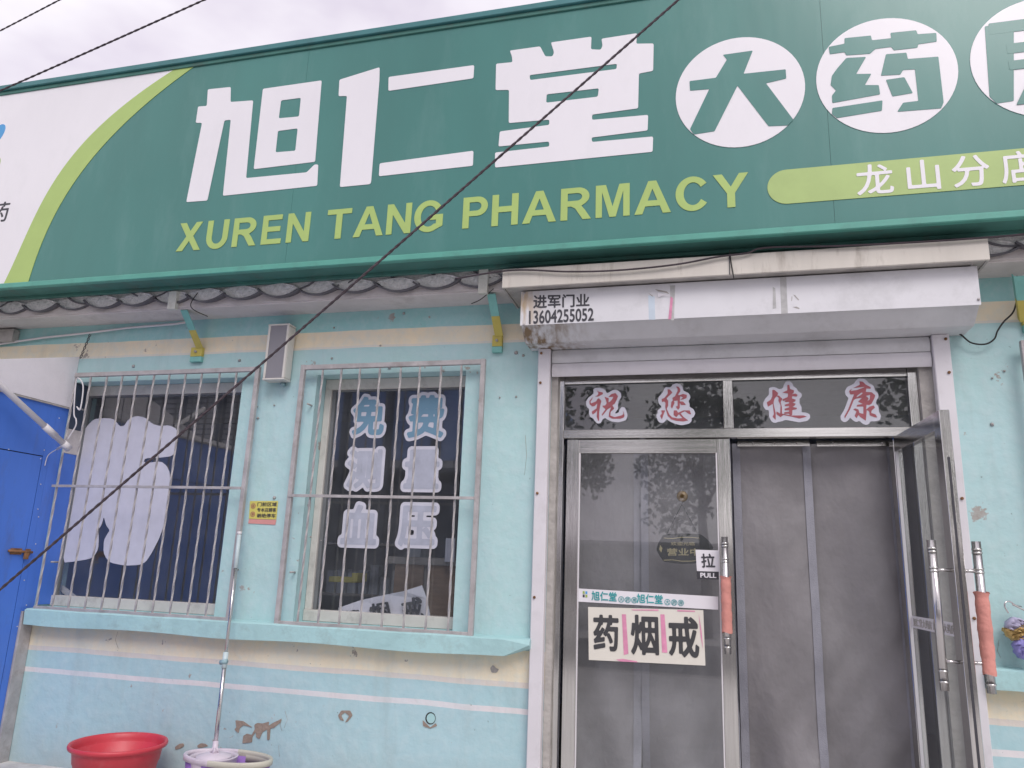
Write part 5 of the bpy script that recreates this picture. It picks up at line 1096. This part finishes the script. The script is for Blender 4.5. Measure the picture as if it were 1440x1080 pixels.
# ------------------------------------------------------------------ hook with folded cloths at the right edge
hk = empty('clip_hook', W(1416, 850, 4.42), 'chrome hook with wire sticking out of the wall at the right edge', 'hook')
tube('hook', spl([W(1436, 853, 4.44), W(1428, 851, 4.42), W(1420, 846, 4.41), W(1414, 847, 4.4), W(1413, 853, 4.4), W(1418, 862, 4.4)]), .004, M['chrome'], hk, 8)
tube('wire', spl([W(1423, 850, 4.41), W(1436, 856, 4.4), W(1460, 868, 4.4)]), .0035, M['bar'], hk, 6)
def cloth(nm, P, y, m, lab, seed):
    r_ = random.Random(seed); q_ = pxpoly(P, y, 6, 1340, 820); cx_ = sum(a for a, b in q_)/len(q_); cz_ = sum(b for a, b in q_)/len(q_)
    q_ = chaikin(q_, 2); bm = bmesh.new(); rings = []
    for j, (s_, dy) in enumerate(((1, 0), (.97, -.03), (.82, -.055), (.6, -.045), (.38, -.062), (.15, -.05))):
        rings.append([bm.verts.new((cx_+(a-cx_)*s_+r_.uniform(-.003, .003), y+dy+.010*math.sin(i*.9+j*2.2+seed)+.006*math.sin(i*2.1+j), cz_+(b-cz_)*s_+r_.uniform(-.003, .003))) for i, (a, b) in enumerate(q_)])
    for j in range(len(rings)-1):
        for k_ in range(len(q_)): bm.faces.new((rings[j][k_], rings[j][(k_+1) % len(q_)], rings[j+1][(k_+1) % len(q_)], rings[j+1][k_]))
    bm.faces.new(rings[-1]); bm.faces.new(rings[0][::-1])
    tag(finish(nm, bm, m, None, True), lab, 'cloth', 'cloths on the hook')
cloth('hanging_cloth', [(420, 360), (480, 280), (520, 285), (620, 330), (720, 360), (700, 420), (560, 420), (470, 420)], 4.44, M['clothw'], 'pale lilac cloth at the top of the bundle on the hook', 1)
cloth('hanging_cloth', [(405, 365), (425, 420), (450, 455), (500, 490), (600, 470), (740, 420), (740, 350), (600, 335), (540, 345), (460, 410)], 4.43, M['clothy'], 'ochre cloth between the lilac and purple ones on the hook', 2)
cloth('hanging_cloth', [(490, 490), (500, 560), (540, 630), (600, 650), (760, 620), (760, 400), (640, 395), (560, 440)], 4.42, M['clothp'], 'bright purple cloth lowest on the hook at the right edge', 3)

# ------------------------------------------------------------------ across the street: what the glass mirrors
st = empty('opposite_shed', (-15, -11, 0), 'long grey corrugated shed across the street behind the viewer', 'building')
bm = bmesh.new(); V0 = []; x = -24.0; i = 0
while x < -5: V0.append((x, -10-(.06 if i % 2 else 0))); x += .16; V0.append((x, -10-(.06 if i % 2 else 0))); x += .03; i += 1
a = [bm.verts.new((x, y, 0)) for x, y in V0]; b = [bm.verts.new((x, y, 6.2)) for x, y in V0]
for i in range(len(a)-1): bm.faces.new((a[i], a[i+1], b[i+1], b[i]))
finish('corrugated_wall', bm, M['shed'], st)
box('blue_band', -24, -5, -9.98, -9.9, 3.5, 3.8, M['shedb'], st); box('roof', -24.5, -4.5, -16, -9.5, 6.2, 6.35, M['shedb'], st)
box('blue_panel', -11.3, -5, -9.95, -9.88, 4.1, 6.15, M['shedb'], st); box('dark_doorway', -23, -11.6, -9.96, -9.9, .1, 3.3, M['shedd'], st); box('dark_doorway', -11, -5.6, -9.96, -9.9, .1, 3.9, M['shedd'], st)
for i in range(13): box('column', -23.5+i*1.35, -23.35+i*1.35, -9.85, -9.70, 0, 6.2, M['shedd'], st)
for i in range(14): box('roof_lath', -24, -11.5, -9.93, -9.9, 3.9+i*.16, 3.93+i*.16, M['shedd'], st)
for i, (x, y, h_) in enumerate(((-4.1, -9.5, 6.0), (-.2, -10.5, 7.2), (5.0, -9.0, 5.8), (10.0, -10.5, 6.5))):
    g = empty('street_tree', (x, y, -.12), ('leafy street tree nearest the shed', 'tall leafy street tree opposite the door', 'leafy street tree right of the tall one', 'farthest right leafy street tree')[i]+' across the road', 'tree', 'street trees across the road')
    tube('trunk', [(x, y, -.12), (x+.05, y, 1.4), (x-.03, y, 2.6), (x, y, h_*.7)], [.16, .13, .11, .05], M['bark'], g, 9)
    bm = bmesh.new(); r_ = random.Random(i+20)
    cl = [(x+r_.gauss(0, .9), y+r_.gauss(0, .8), h_*.62+r_.gauss(0, .9), r_.uniform(.5, .95)) for _ in range(13)]
    for cxx, cyy, czz, cr0 in cl[:6]: pass
    for k_ in range(2600):
        cxx, cyy, czz, cr0 = r_.choice(cl); v_ = Vector((r_.gauss(0, 1), r_.gauss(0, 1), r_.gauss(0, 1))).normalized()*cr0*r_.uniform(.5, 1.05); c_ = Vector((cxx, cyy, czz))+v_
        u_ = Vector((r_.gauss(0, 1), r_.gauss(0, 1), r_.gauss(0, 1))).normalized(); w_ = u_.orthogonal().normalized(); s_ = r_.uniform(.06, .12)
        bm.faces.new([bm.verts.new(c_+u_*s_), bm.verts.new(c_+w_*s_*.6), bm.verts.new(c_-u_*s_), bm.verts.new(c_-w_*s_*.6)])
    finish('crown', bm, M['leaf'], g)
    bm = bmesh.new()
    for cxx, cyy, czz, cr0 in cl[:7]: tube_bm(bm, [(x, y, h_*.4), ((x+cxx)/2, (y+cyy)/2, (h_*.45+czz)/2), (cxx, cyy, czz)], [.05, .035, .015], 6)
    finish('limb', bm, M['bark'], g, True)

rw = empty('roadside_wall', (4, -12.5, -.12), 'low rendered wall along the far side of the road behind the trees', 'wall')
box('wall_body', -4.4, 30, -12.6, -12.4, -.12, 2.1, M['cement'], rw); box('coping', -4.4, 30, -12.65, -12.35, 2.1, 2.18, M['concrete'], rw)
